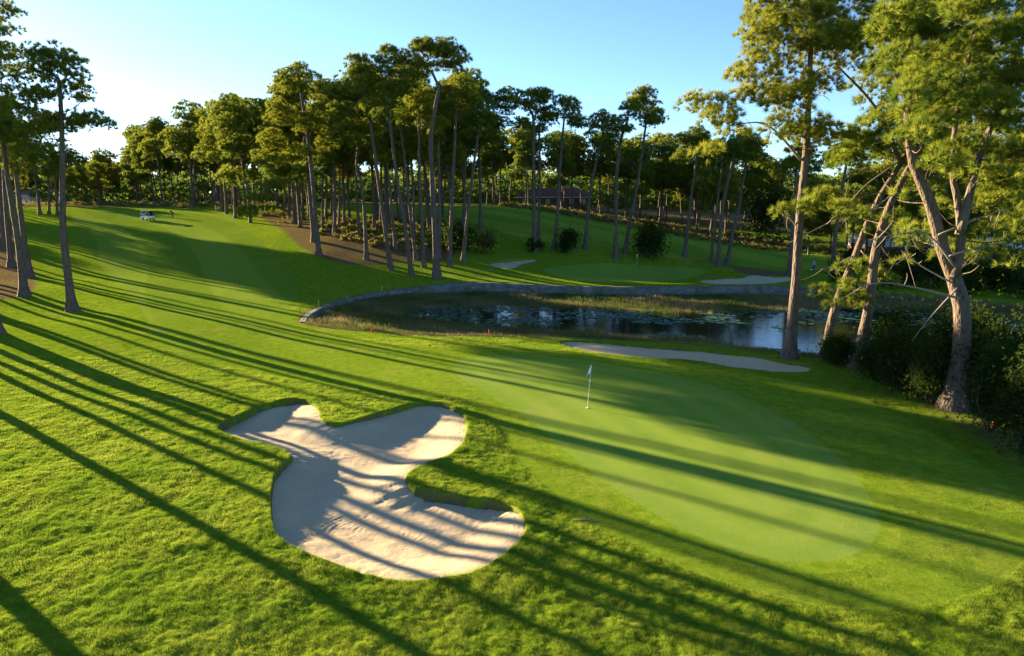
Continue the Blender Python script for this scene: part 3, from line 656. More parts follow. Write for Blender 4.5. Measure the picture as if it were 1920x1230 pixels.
b1 = P(1480, 672); Y1 = b1.y
make_pine([b1] + atl([(1486,600),(1493,520),(1500,400),(1512,280),(1516,180),(1522,60),(1530,-60)], Y1), 24 * Y1 / 1280 / 2, [],
  'big straight pine at the right tip of the pond bunker', G_POND, seed=300, padlist=pp([(1432,29,45),(1492,20,60),(1546,36,45),(1446,90,50),(1489,82,48),(1539,90,42),(1414,125,45),(1475,143,48),(1414,180,38),(1460,186,42),
  (1460,243,42),(1510,250,46),(1564,250,38),(1331,192,38),(1289,198,26),(1349,222,40),(1369,252,36),(1324,285,26),(1530,-30,70),(1460,-40,50),(1600,10,44),(1395,150,30),(1520,160,30),(1560,60,40),(1410,60,34)], Y1, rr_) + fillpads([(1420,0),(1600,0),(1590,210),(1500,280),(1440,200)], 30, Y1 + .8, (22, 38)),
  dead=[(atl([(1505,440),(1490,420),(1470,395)], Y1), .06), (atl([(1502,300),(1440,235),(1380,232)], Y1), .09)], **KN)
b2 = P(1550, 668); Y2 = b2.y
make_pine([b2] + atl([(1556,620),(1572,560),(1600,490),(1626,420),(1655,360),(1690,305),(1720,230),(1740,120)], Y2), 21 * Y2 / 1280 / 2, [],
  'pond bank pine leaning right, left one of the crossing pair', G_POND, seed=301, padlist=pp([(1618,36,46),(1636,89,48),(1671,107,42),(1689,54,52),(1725,172,46),(1690,236,50),(1636,250,46),(1600,72,34),(1740,100,50),(1740,20,56),(1600,304,30),(1671,270,44)], Y2, rr_) + fillpads([(1590,0),(1760,0),(1760,300),(1680,330),(1580,320),(1600,120)], 36, Y2 + 1, (26, 42)),
  forks=[atl([(1690,305),(1640,200),(1565,118)], Y2 - .4)],
  dead=[(atl([(1640,380),(1590,400),(1530,430),(1480,455)], Y2 - .5), .06), (atl([(1600,480),(1560,500),(1520,506)], Y2 - .5), .05), (atl([(1615,470),(1640,500),(1650,530)], Y2 - .6), .05),
        (atl([(1690,300),(1620,350),(1580,400)], Y2 - 1), .05)], **KN)
b3 = P(1603, 687); Y3 = b3.y
make_pine([b3] + atl([(1616,640),(1632,560),(1640,480),(1655,420),(1680,360),(1712,300),(1745,220),(1770,100)], Y3), 24 * Y3 / 1280 / 2, [],
  'pond bank pine leaning right, right one of the crossing pair', G_POND, seed=302, padlist=pp([(1761,36,56),(1779,89,56),(1761,154,52),(1797,125,56),(1743,268,50),(1797,279,42),(1700,20,44),(1546,368,34),(1510,386,26),(1464,397,20),(1575,393,30),(1690,420,24),(1712,350,26),(1537,548,26),(1595,540,32),(1654,528,32),(1619,567,26),(1560,575,18)], Y3, rr_) + fillpads([(1680,0),(1860,0),(1860,320),(1720,340)], 46, Y3 + 2, (28, 46), 2.5) + fillpads([(1600,380),(1760,330),(1760,460),(1640,520),(1520,560)], 12, Y3 + 1, (16, 26), 1.5),
  dead=[(atl([(1680,360),(1620,400),(1560,400)], Y3 - .5), .055), (atl([(1650,430),(1700,450),(1760,440)], Y3 - .5), .045)], **KN)
b4 = P(1787, 767); Y4 = b4.y
make_pine([b4] + atl([(1797,700),(1804,650),(1803,575),(1787,517),(1767,466),(1744,380),(1714,310),(1704,250),(1700,190)], Y4), 43 * Y4 / 1280 / 2, [],
  'thickest pine at the right with an S-shaped trunk beside the green', G_POND, seed=303, padlist=pp([(1832,29,54),(1850,89,52),(1815,161,52),(1886,161,52),(1850,200,52),(1904,215,46),(1779,215,52),(1832,243,48),(1850,286,40),
  (1850,340,36),(1886,358,36),(1840,372,28),(1900,80,60),(1960,140,70),(1900,300,50),(1950,260,60),(1760,300,34),(1822,478,34),(1850,470,32),(1908,440,30),(1880,0,60),(1930,400,40),(1790,330,30),(1690,110,46),(1705,190,44),(1665,60,46),(1735,240,36),(1700,30,50),(1712,215,34),(1700,260,32),(1720,160,38)], Y4 - .5, rr_, 1.2) + fillpads([(1740,0),(1960,0),(1980,380),(1800,330),(1720,180)], 46, Y4 + .5, (30, 50), 2.5) + fillpads([(1800,330),(1960,330),(1960,540),(1840,510)], 10, Y4 + 1, (20, 34), 2) + fillpads([(1660,350),(1800,370),(1960,420),(1960,560),(1840,520),(1700,480)], 12, Y4 + 3, (18, 30), 2),
  forks=[atl([(1790,520),(1803,450),(1795,370),(1785,310),(1800,180),(1830,60)], Y4 - .3), atl([(1800,440),(1815,380),(1835,300),(1880,180),(1920,60)], Y4 - .8)],
  dead=[(atl([(1790,500),(1740,440),(1680,440),(1630,450)], Y4 - .6), .05), (atl([(1785,530),(1730,500),(1690,470)], Y4 - .6), .045), (atl([(1800,560),(1720,540),(1650,530),(1600,545)], Y4 - .5), .06),
        (atl([(1760,440),(1860,400),(1930,380)], Y4 - .7), .05), (atl([(1780,480),(1850,460),(1930,450)], Y4 - .8), .045), (atl([(1795,540),(1740,600),(1710,640)], Y4 - .5), .04)], **KN)
# ------------------------------------------------------------------ prototypes and copies for the woods
def proto(seed, H, cb, cr, lab):
    r = np.random.default_rng(seed); lx = r.normal(0, .6); ly = r.normal(0, .6)
    tr = [(0, 0, 0), (lx * .3 + r.normal(0, .15), ly * .3, H * .3), (lx * .7, ly * .7, H * .6), (lx, ly, H * .9)]
    crowns = []
    for k in range(5):
        a = r.uniform(0, 6.28); d = cr * r.uniform(.2, .6); f = r.uniform(0, 1)
        crowns.append((Vector((lx + math.cos(a) * d, ly + math.sin(a) * d, cb + (H - cb) * (.15 + .75 * f))), cr * r.uniform(.45, .7), cr * r.uniform(.45, .7), (H - cb) * r.uniform(.16, .26)))
    crowns.append((Vector((lx, ly, H * .93)), cr * .6, cr * .6, (H - cb) * .2))
    return make_pine([Vector(t) for t in tr], .0105 * H + .04, crowns, lab, seed=seed, dens=18, tn=18, ln=.46, wd=.085, spread=.75, cone=.35, padr=(.55, 1.15), fill=1.0, stubs=7, sides=7)
protos = [proto(400 + i, H, cb, cr, '') for i, (H, cb, cr) in enumerate([(22, 10, 4.5), (20, 8, 4.3), (23, 12.5, 4.0), (18, 5, 4.2), (21, 10, 4.8), (15, 3.5, 3.9), (25, 17.5, 2.6), (12, 2.0, 3.2)])]
Hs = [22, 20, 23, 18, 21, 15, 25, 12]
used_p = [False] * len(protos)
def wood(x, y, H, k, label, group, rz=None):
    src = protos[k]; s = H / Hs[k]
    if used_p[k]:
        o = src.copy(); COL.objects.link(o)
        for ch in src.children:
            c = ch.copy(); COL.objects.link(c); c.parent = o
    else: o = src; used_p[k] = True
    o.location = (x, y, gz(x, y) - .1); o.scale = (s, s, s); o.rotation_euler = (random.uniform(-.04, .04), random.uniform(-.04, .04), rz if rz is not None else random.uniform(0, 6.28))
    o['label'] = label; o['category'] = 'pine tree'; o['group'] = group
    return o
placed = []
def ok(x, y, d):
    for a, b in placed:
        if (a - x) ** 2 + (b - y) ** 2 < d * d: return False
    placed.append((x, y)); return True
def scatter(pl, n, d, H, ks, label, group):
    """pl: world polygon"""
    p = np.array(pl, float); lo, hi = p.min(0), p.max(0); c = 0; tries = 0
    while c < n and tries < n * 60:
        tries += 1; x = random.uniform(lo[0], hi[0]); y = random.uniform(lo[1], hi[1])
        if sdf(p, np.array([x]), np.array([y]))[0] > 0 or not ok(x, y, d): continue
        wood(x, y, random.uniform(*H), random.choice(ks), label, group); c += 1
def wp(px, Y): return ((px - 960) / 1280 * Y / CP * (1 / (1 + 0)), Y)
# row on the right side of the first fairway
scatter([wp(575,116), wp(480,120), wp(400,148), wp(300,190), wp(252,232), wp(330,240), wp(520,190), wp(640,150)], 52, 3.3, (19, 23), [0, 1, 3, 4, 5], 'pine in the row along the right side of the first fairway', 'pines along the right side of the first fairway')
# end of fairway
scatter([wp(30,182), wp(120,184), wp(240,180), wp(290,210), wp(290,260), wp(30,235)], 34, 3.4, (9.5, 14.5), [1, 3, 5, 5, 7], 'pine in the wood beyond the crest of the first fairway', 'pines beyond the crest of the first fairway')
# left side wood
scatter([wp(-70,128), wp(0,128), wp(50,158), wp(40,172), wp(-100,180)], 11, 3.6, (19, 24), [0, 1, 2, 4], 'shaded pine in the wood left of the first fairway', 'pines left of the first fairway')
# middle stand interior
scatter([wp(540,118), wp(640,112), wp(760,100), wp(860,100), wp(895,112), wp(880,134), wp(760,142), wp(620,136)], 32, 3.0, (20, 25), [0, 2, 4], 'slender pine inside the middle stand behind its front row', 'pines inside the middle stand')
# far wood behind second fairway
scatter([wp(640,180), wp(900,166), wp(1000,160), wp(1130,154), wp(1300,144), wp(1480,144), wp(1500,185), wp(640,215)], 54, 3.6, (16, 21), [0, 1, 3, 4, 5, 7], 'pine in the far wood behind the second fairway', 'pines of the far wood behind the second fairway')
# right hand wood
scatter([wp(1480,135), wp(1600,120), wp(1750,112), wp(1900,108), wp(2150,108), wp(2150,170), wp(1480,175)], 28, 3.6, (14, 20), [0, 1, 3, 4, 5, 7], 'pine in the wood behind the pond at the right', 'pines behind the pond at the right')
scatter([wp(1490,116), wp(1600,108), wp(1750,102), wp(1900,100), wp(2100,98), wp(2150,112), wp(1750,122), wp(1490,134)], 24, 3.4, (9, 13), [5, 7], 'low bushy young pine on the far side of the pond at the right', 'young pines behind the pond at the right')
# wood left outside the frame whose trunks cast the long shadows
SHX = [(300,935,0), (60,1180,6), (430,800,0), (520,905,4), (600,800,3), (890,800,1), (1200,968,1), (1200,1055,5), (200,740,0), (60,690,2), (1500,990,14),(1000,790,0),(1250,850,3),(1380,900,1),(1150,720,4),(1300,780,2),(1100,850,5),(700,940,3),(1600,1100,4),(1000,1150,2)]
scatter([wp(-60,106), wp(-14,108), wp(0,132), wp(-60,138)], 6, 4, (23, 25), [6], 'slim pine of the left wood standing just outside the frame', 'pines left of the photo')
for i, (a, b, t) in enumerate(SHX):
    q = P(a, b); k = (q.x + .80 * q.y + 3.5) / (-SUN2[0] - .80 * SUN2[1]) + t; x = q.x + SUN2[0] * k; y = q.y + SUN2[1] * k
    if ok(x, y, 1.0): wood(x, y, random.uniform(23, 25), 6, 'pine left of the photo whose trunk shadow crosses the turf', 'pines just left of the photo')
scatter([(-128, 160), (-165, 205), (-200, 195), (-160, 158)], 5, 4.0, (20, 24), [0, 1, 2, 4], 'pine of the wood left of the photo that shades the first fairway', 'pines left of the photo')
for o in [q for q, u in zip(protos, used_p) if not u]:
    for ch in list(o.children): bpy.data.objects.remove(ch)
    bpy.data.objects.remove(o)
def far_wood():
    r = np.random.default_rng(77); n = 8000; Y = r.uniform(222, 420, n); a = r.uniform(-44, 44, n); x = Y * np.tan(np.radians(a)); keep = np.ones(n, bool)
    g = Hb(x, Y); H = 9 + 6 * vn(x, Y, 25, 5) + 2.5 * (Y - 225) / 195; z = g + H * r.uniform(.0, 1.0, n) ** 1.25
    pads = np.stack([x, Y, z, r.uniform(1.4, 2.6, n)], -1); k = 9; c = np.repeat(pads, k, 0); d = r.normal(0, 1, (len(c), 3)); d /= np.linalg.norm(d, axis=1, keepdims=True); d[:, 2] = np.abs(d[:, 2]) - .2
    cc = c[:, :3] + d * c[:, 3:] * np.array([1, 1, .6]); V, F, T = tuft_mesh(cc, d, 8, 1.3, .5, r, np.clip(np.repeat(r.random(n) * .6, k) + .3 * d[:, 2], 0, 1))  # tint rises on upper tufts, painting light on the crown tops
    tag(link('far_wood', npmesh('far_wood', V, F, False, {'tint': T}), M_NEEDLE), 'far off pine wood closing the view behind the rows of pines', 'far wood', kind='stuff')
far_wood()
# ------------------------------------------------------------------ shrubs
def shrub(p, rx, rz, label, seed, m=None, group=None, n=900, ls=.12, name='shrub', cat='shrub', trunk=False, lift=.0):
    r = np.random.default_rng(seed); root = empty(name, p); tag(root, label, cat, group)
    k = max(5, int(n / 60)); cc = r.normal(0, 1, (k, 3)); cc /= np.linalg.norm(cc, axis=1, keepdims=True); cc *= r.uniform(.2, .8, (k, 1)); cc[:, 2] = cc[:, 2]
    c = cc[r.integers(0, k, n)] + r.normal(0, .2, (n, 3)) * (1 + 1.2 * (r.random((n, 1)) < .15)); c[:, 2] = np.maximum(c[:, 2], -1.05)
    c = c * (rx, rx, rz) + (0, 0, rz * 1.0 + lift)
    d = r.normal(0, 1, (n, 3)); d[:, 2] += .6; d /= np.linalg.norm(d, axis=1, keepdims=True); V, F, T = tuft_mesh(c, d, 5, ls * 2.2, ls, r, np.clip(r.random(n) * .8 + .2 * cc[:, 2].mean(), 0, 1))
    link('foliage', npmesh('foliage', V, F, False, {'tint': T}), m or M_LEAF, root)
    s = MB()
    for _ in range(6):
        a = r.uniform(0, 6.28); b = Vector((math.cos(a) * rx * .5, math.sin(a) * rx * .5, rz * 1.2 + lift)); limb(s, (0, 0, -.2), b, .05 if not trunk else .09, .015, r, .02, 4, 5)
    s.build('stem', M_BARK, root, True); return root
def pshrub(px, py, rpx, hpx, label, seed, off=0., **k):
    q = P(px, py); s = q.y / 1280; return shrub(Vector((q.x, q.y, gz(q.x, q.y))), rpx * s, hpx * s / 2, label, seed, **k)
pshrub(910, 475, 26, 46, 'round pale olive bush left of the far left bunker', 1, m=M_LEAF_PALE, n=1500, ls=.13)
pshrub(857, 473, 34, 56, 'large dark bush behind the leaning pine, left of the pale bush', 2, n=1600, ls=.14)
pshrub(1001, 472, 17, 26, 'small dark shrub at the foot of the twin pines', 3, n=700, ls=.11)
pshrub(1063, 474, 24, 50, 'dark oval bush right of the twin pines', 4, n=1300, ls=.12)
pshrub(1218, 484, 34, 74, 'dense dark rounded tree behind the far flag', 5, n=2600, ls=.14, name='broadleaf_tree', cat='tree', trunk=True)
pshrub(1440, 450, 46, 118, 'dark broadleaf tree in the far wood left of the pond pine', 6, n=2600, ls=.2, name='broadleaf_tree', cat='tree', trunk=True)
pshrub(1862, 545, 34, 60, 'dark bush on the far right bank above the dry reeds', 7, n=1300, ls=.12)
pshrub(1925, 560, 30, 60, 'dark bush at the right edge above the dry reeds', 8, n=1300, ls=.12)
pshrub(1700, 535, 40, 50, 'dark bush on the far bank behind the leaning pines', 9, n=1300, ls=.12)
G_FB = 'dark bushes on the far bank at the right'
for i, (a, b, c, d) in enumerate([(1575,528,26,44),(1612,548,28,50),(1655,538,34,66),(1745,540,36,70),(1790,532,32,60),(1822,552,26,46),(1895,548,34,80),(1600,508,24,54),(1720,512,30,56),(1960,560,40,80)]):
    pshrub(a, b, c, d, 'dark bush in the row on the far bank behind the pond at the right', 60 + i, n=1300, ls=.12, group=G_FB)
G_BANK = 'dark shrubs along the pond bank at the right'
bank = [(1680,732,46,130,'dark shrub on the bank right of the crossing pines'), (1735,755,44,150,'dark shrub on the bank left of the S-shaped trunk'), (1858,812,50,190,'tall dark shrub on the bank right of the S-shaped trunk'),
        (1915,845,60,210,'tall dark shrub on the bank at the right edge of the photo'), (1640,712,34,90,'small dark shrub at the foot of the crossing pines'), (1835,772,52,180,'dark shrub behind the S-shaped trunk at the waterside'),
        (1760,735,50,170,'leafy dark shrub at the water behind the S-shaped trunk, to its left'), (1700,705,44,130,'dark shrub at the water between the crossing pines and the S-shaped trunk'), (1570,682,30,60,'low dark shrub between the straight pine and the crossing pair'),
        (1975,880,70,220,'dark shrub reaching into the lower right edge of the wood'), (1800,740,50,200,'tall dark shrub behind the S-shaped trunk, hiding the water'), (1880,780,56,230,'tall dark shrub at the water near the right edge'), (1660,700,36,140,'tall dark shrub right behind the crossing pines')]
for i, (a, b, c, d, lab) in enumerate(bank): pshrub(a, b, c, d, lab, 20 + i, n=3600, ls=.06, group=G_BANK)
# low undergrowth (uncountable heath) in the stand and along the far wood edge
def undergrowth():
    r = np.random.default_rng(61); pts = []
    for pl, n, s in (([wp(585,112), wp(700,100), wp(860,96), wp(890,110), wp(870,128), wp(620,130)], 260, .5), ([wp(940,150), wp(1130,144), wp(1300,132), wp(1490,128), wp(1500,150), wp(940,175)], 420, .7),
                     ([wp(0,166), wp(250,172), wp(480,140), wp(560,118), wp(640,140), wp(300,220), wp(0,190)], 300, .8), ([wp(1500,118), wp(1700,104), wp(2100,100), wp(2100,140), wp(1500,150)], 260, .7)):
        p = np.array(pl, float); q = rand_in(p, n * 3, r)[:n]; pts.append(np.concatenate([q, np.full((len(q), 1), s)], 1))
    pts = np.concatenate(pts); m = 16
    c = np.repeat(pts, m, 0); off = r.normal(0, 1, (len(c), 3)) * (c[:, 2:3] * .55); x = c[:, 0] + off[:, 0]; y = c[:, 1] + off[:, 1]; z = Hb(x, y) + np.abs(off[:, 2]) * .8
    d = r.normal(0, 1, (len(c), 3)); d[:, 2] += 1; d /= np.linalg.norm(d, axis=1, keepdims=True)
    V, F, T = tuft_mesh(np.stack([x, y, z], -1), d, 6, .42, .14, r, np.repeat(r.random(len(pts)), m)); me = npmesh('undergrowth', V, F, False, {'tint': T})
    tag(link('undergrowth', me, M_HEATH), 'low heath undergrowth between the pine trunks', 'undergrowth', kind='stuff')
undergrowth()

# ------------------------------------------------------------------ course furniture, people, cart
M_WHITE = simple('white_paint', (.75, .75, .73), .45); M_RED = simple('red_paint', (.55, .03, .02), .5); M_YEL = simple('yellow_paint', (.65, .42, .03), .5); M_ORG = simple('orange_paint', (.6, .16, .03), .5)
M_BLACK = simple('black_rubber', (.02, .02, .02), .7); M_GREYM = simple('grey_metal', (.3, .3, .31), .4, .8); M_CART = simple('white_cart_paint', (.72, .76, .80), .25); M_SEAT = simple('cream_vinyl', (.5, .45, .36), .5)
M_NAVY = simple('navy_cloth', (.015, .03, .12), .85); M_DARK = simple('dark_cloth', (.02, .022, .03), .9); M_SKIN = simple('skin', (.45, .26, .18), .6); M_GREYC = simple('grey_cloth', (.30, .34, .40), .9)
M_CLOTH = simple('flag_cloth', (.8, .8, .8), .8); M_HAIR = simple('dark_hair', (.03, .02, .015), .8); M_BLUEC = simple('blue_cloth', (.03, .07, .30), .9)
def m_glass(t):
    p = N(t, 'BsdfPrincipled', Roughness=.05, IOR=1.45); p.inputs['Base Color'].default_value = (.85, .9, .9, 1); p.inputs['Transmission Weight'].default_value = 1; return p.outputs[0]
M_GLASS = mat('clear_acrylic', m_glass)
def flagstick(px, py, H, lean, label, knob):
    q = P(px, py); z = gz(q.x, q.y); root = empty('golf_flag', (q.x, q.y, z)); tag(root, label, 'golf flag')
    top = Vector((math.sin(lean) * H, 0, math.cos(lean) * H)); m = MB(); m.tube([(0, 0, -.1), top * .5, top], [.012, .011, .008], 8); m.build('pole', M_WHITE, root, True)
    if knob: k = MB(); k.tube([top * .60, top * .605, top * .63, top * .64], [.012, .035, .035, .012], 8); k.build('fitting', M_WHITE, root, True)
    V = []; F = []; nu, nv = 9, 12       # cloth hanging in folds beside the pole
    for j in range(nv):
        for i in range(nu):
            u = i / (nu - 1); v = j / (nv - 1); x = -.02 - .26 * u * (1 - .35 * u) * (.35 + .65 * v); z_ = -.03 - .40 * v - .22 * u ** 1.3; yy = .05 * math.sin(u * 9 + v * 2) * u ** .5
            b = top + Vector((0, 0, 0)); V.append((b.x - math.sin(lean) * (-z_) + x, yy, b.z + z_))
    for j in range(nv - 1):
        for i in range(nu - 1): a = j * nu + i; F.append((a, a + 1, a + nu + 1, a + nu))
    o = link('flag', npmesh('flag', V, F, True), M_CLOTH, root); so = o.modifiers.new('solid', 'SOLIDIFY'); so.thickness = .004
    c = MB(); c.tube([(0, 0, -.12), (0, 0, .006)], .054, 14); c.build('hole_cup', M_BLACK if not knob else M_WHITE, root)
flagstick(1101, 764, 2.15, R(4.5), 'white flag hanging on a thin pole on the near putting green', True)
flagstick(1194, 501, 2.1, R(1.5), 'small white flag on the far putting green beyond the pond', False)
def stake(px, py, H, m, label, grp, w=.07):
    q = P(px, py); z = gz(q.x, q.y); b = MB(); b.tube([(0, 0, -.2), (0, 0, H * .93), (0, 0, H)], [w / 2, w / 2, w / 6], 6); a = random.uniform(-.06, .06)
    o = b.build('marker_stake', m); o.location = (q.x, q.y, z); o.rotation_euler = (a, a, 0); tag(o, label, 'marker stake', grp)
GR, GY = 'red stakes round the pond', 'yellow stakes along the retaining wall'
stake(697, 623, .62, M_RED, 'red stake standing in front of the reeds at the left end of the pond', GR, .11)
stake(917, 627, .45, M_RED, 'red stake half hidden in the reeds left of the pond bunker', GR, .09)
stake(1862, 800, .5, M_RED, 'red stake on the dark bank right of the S-shaped trunk', GR, .09)
stake(563, 589, .55, M_ORG, 'orange stake at the left tip of the retaining wall', GY)
stake(598, 574, .6, M_YEL, 'yellow stake nearest to the orange one by the wall', GY)
stake(651, 560, .62, M_YEL, 'yellow stake halfway along the curved part of the wall', GY)
stake(716, 546, .65, M_YEL, 'yellow stake farthest along the curve of the wall, left of the stand', GY)
stake(1009, 533, .6, M_YEL, 'yellow stake on top of the wall below the far green', GY)
stake(1358, 534, .6, M_YEL, 'yellow stake in front of the far right bunker', GY)
stake(405, 396, 1.3, M_WHITE, 'white post in front of the trunks right of the golfer', 'white posts by the stand', .14)
stake(497, 399, 1.2, M_WHITE, 'white post at the corner of the brown needle slope', 'white posts by the stand', .14)
def skinobj(name, verts, edges, radii, m, parent, rootv=0):
    me = bpy.data.meshes.new(name); me.from_pydata(verts, edges, []); o = link(name, me, m, parent)
    o.modifiers.new('skin', 'SKIN')
    if not me.skin_vertices: me.attributes.new('skin_tmp', 'FLOAT', 'POINT')
    return o, radii
def chain_skin(name, chains, m, parent, sub=1):
    """chains: list of lists of (x,y,z,r); shared first points are merged"""
    bm = bmesh.new(); sk = bm.verts.layers.skin.verify(); known = {}; first = None
    for ch in chains:
        prev = None
        for (x, y, z, r) in ch:
            key = (round(x, 4), round(y, 4), round(z, 4)); v = known.get(key)
            if v is None:
                v = bm.verts.new((x, y, z)); v[sk].radius = (r, r); known[key] = v
                if first is None: first = v; v[sk].use_root = True
            if prev is not None and prev is not v and not bm.edges.get((prev, v)): bm.edges.new((prev, v))
            prev = v
    me = bpy.data.meshes.new(name); bm.to_mesh(me); bm.free(); o = link(name, me, m, parent)
    k = o.modifiers.new('skin', 'SKIN'); k.use_smooth_shade = True
    s = o.modifiers.new('sub', 'SUBSURF'); s.levels = sub; s.render_levels = sub; return o
import bmesh
def person(loc, rz, J, label, top_m, leg_m, hat_m=None):
    """J: joints in local space, facing +X"""
    root = empty('person', loc, rz); tag(root, label, 'person')
    V = {k: Vector(v) for k, v in J.items()}; g = lambda k, r: (*V[k], r)
    def hand(s):
        w, e = V['wr' + s], V['el' + s]; d = (w - e).normalized(); side = d.cross(Vector((1, 0, 0))).normalized(); p = w + d * .08; out = [[g('wr' + s, .026), (*p, .032)]]
        dn = (d + Vector((.5, 0, -.4))).normalized()
        for k in range(4):
            b = p + side * (k - 1.5) * .02 + d * .02; m_ = b + d * .03; out.append([(*p, .032), (*b, .01), (*m_, .0095), (*(m_ + dn * (.035 - .004 * abs(k - 1.4))), .008)])
        t0 = w + d * .03 + side * .035; out.append([g('wr' + s, .026), (*t0, .012), (*(t0 + d * .035 + side * .008), .009)]); return out
    ch = [[g('pel', .13), g('chest', .14), g('neck', .055), g('head0', .07), g('head', .095), g('crown', .07)]]
    for s in 'lr':
        ch += [[g('chest', .14), g('sh' + s, .06), g('el' + s, .042), g('wr' + s, .026)]] + hand(s)
        ch += [[g('pel', .13), g('hip' + s, .085), g('kn' + s, .058), g('an' + s, .04), g('toe' + s, .035)]]
    body = chain_skin('body', ch, M_SKIN, root)
    f = (V['head'] - V['neck']).normalized(); fx = Vector((1, 0, 0)); fx = (fx - f * fx.dot(f)).normalized(); sd = f.cross(fx); fc = MB(); hd = V['head']
    fc.box(hd + fx * .10 - f * .015, (.035, .025, .04)); fc.build('nose', M_SKIN, root)
    for s_ in (-1, 1): e = MB(); e.box(hd + fx * .088 + sd * .034 * s_ + f * .015, (.014, .02, .012)); e.build('eye', M_DARK, root)
    sh = [[(*V['pel'], .15), (*V['chest'], .165), (*(V['chest'].lerp(V['neck'], .8)), .075)]]
    for s in 'lr': sh += [[(*V['chest'], .165), (*V['sh' + s], .078), (*V['el' + s], .056), (*V['el' + s].lerp(V['wr' + s], .75), .042)]]
    chain_skin('shirt', sh, top_m, root)
    tr = []
    for s in 'lr': tr += [[(*V['pel'], .152), (*V['hip' + s], .105), (*V['kn' + s], .076), (*V['an' + s].lerp(V['kn' + s], .06), .062)]]
    chain_skin('trousers', tr, leg_m, root)
    for s in 'lr': chain_skin('shoe', [[(*(V['an' + s] + Vector((-.05, 0, -.05))), .045), (*V['toe' + s], .042)]], M_DARK, root)
    chain_skin('cap' if hat_m else 'hair', [[(*(hd - fx * .02 + f * .02), .098), (*(V['crown'] + f * .01 - fx * .01), .082)]] + ([[(*(hd - fx * .02 + f * .02), .098), (*(hd + fx * .15 + f * .05), .03)]] if hat_m else []), hat_m or M_HAIR, root)
    return root
# golfer bending over the putt on the fairway, facing the cart (left)
q = P(324, 408); gl = dict(pel=(0, 0, .93), chest=(.26, 0, 1.26), neck=(.42, 0, 1.40), head0=(.47, 0, 1.44), head=(.53, 0, 1.49), crown=(.57, 0, 1.57),
  shl=(.33, .19, 1.30), shr=(.33, -.19, 1.30), ell=(.38, .17, 1.03), elr=(.38, -.17, 1.03), wrl=(.46, .035, .80), wrr=(.46, -.035, .86),
  hipl=(0, .10, .88), hipr=(0, -.10, .88), knl=(.07, .15, .48), knr=(.07, -.15, .48), anl=(-.02, .17, .09), anr=(-.02, -.17, .09), toel=(.16, .19, .04), toer=(.16, -.19, .04))
person((q.x, q.y, gz(q.x, q.y)), R(175), gl, 'golfer in dark clothes bending over the ball to the right of the cart', M_DARK, M_DARK, None)
pt = MB(); a0 = Vector((.48, 0, .88)); a1 = Vector((.66, 0, .04)); pt.tube([a0, a1], [.014, .008], 6); pt.box(a1 + Vector((.02, 0, 0)), (.06, .11, .05)); o = pt.build('golf_club', M_GREYM); o.location = (q.x, q.y, gz(q.x, q.y)); o.rotation_euler = (0, 0, R(175)); tag(o, 'thin golf club held by the bending golfer', 'golf club')
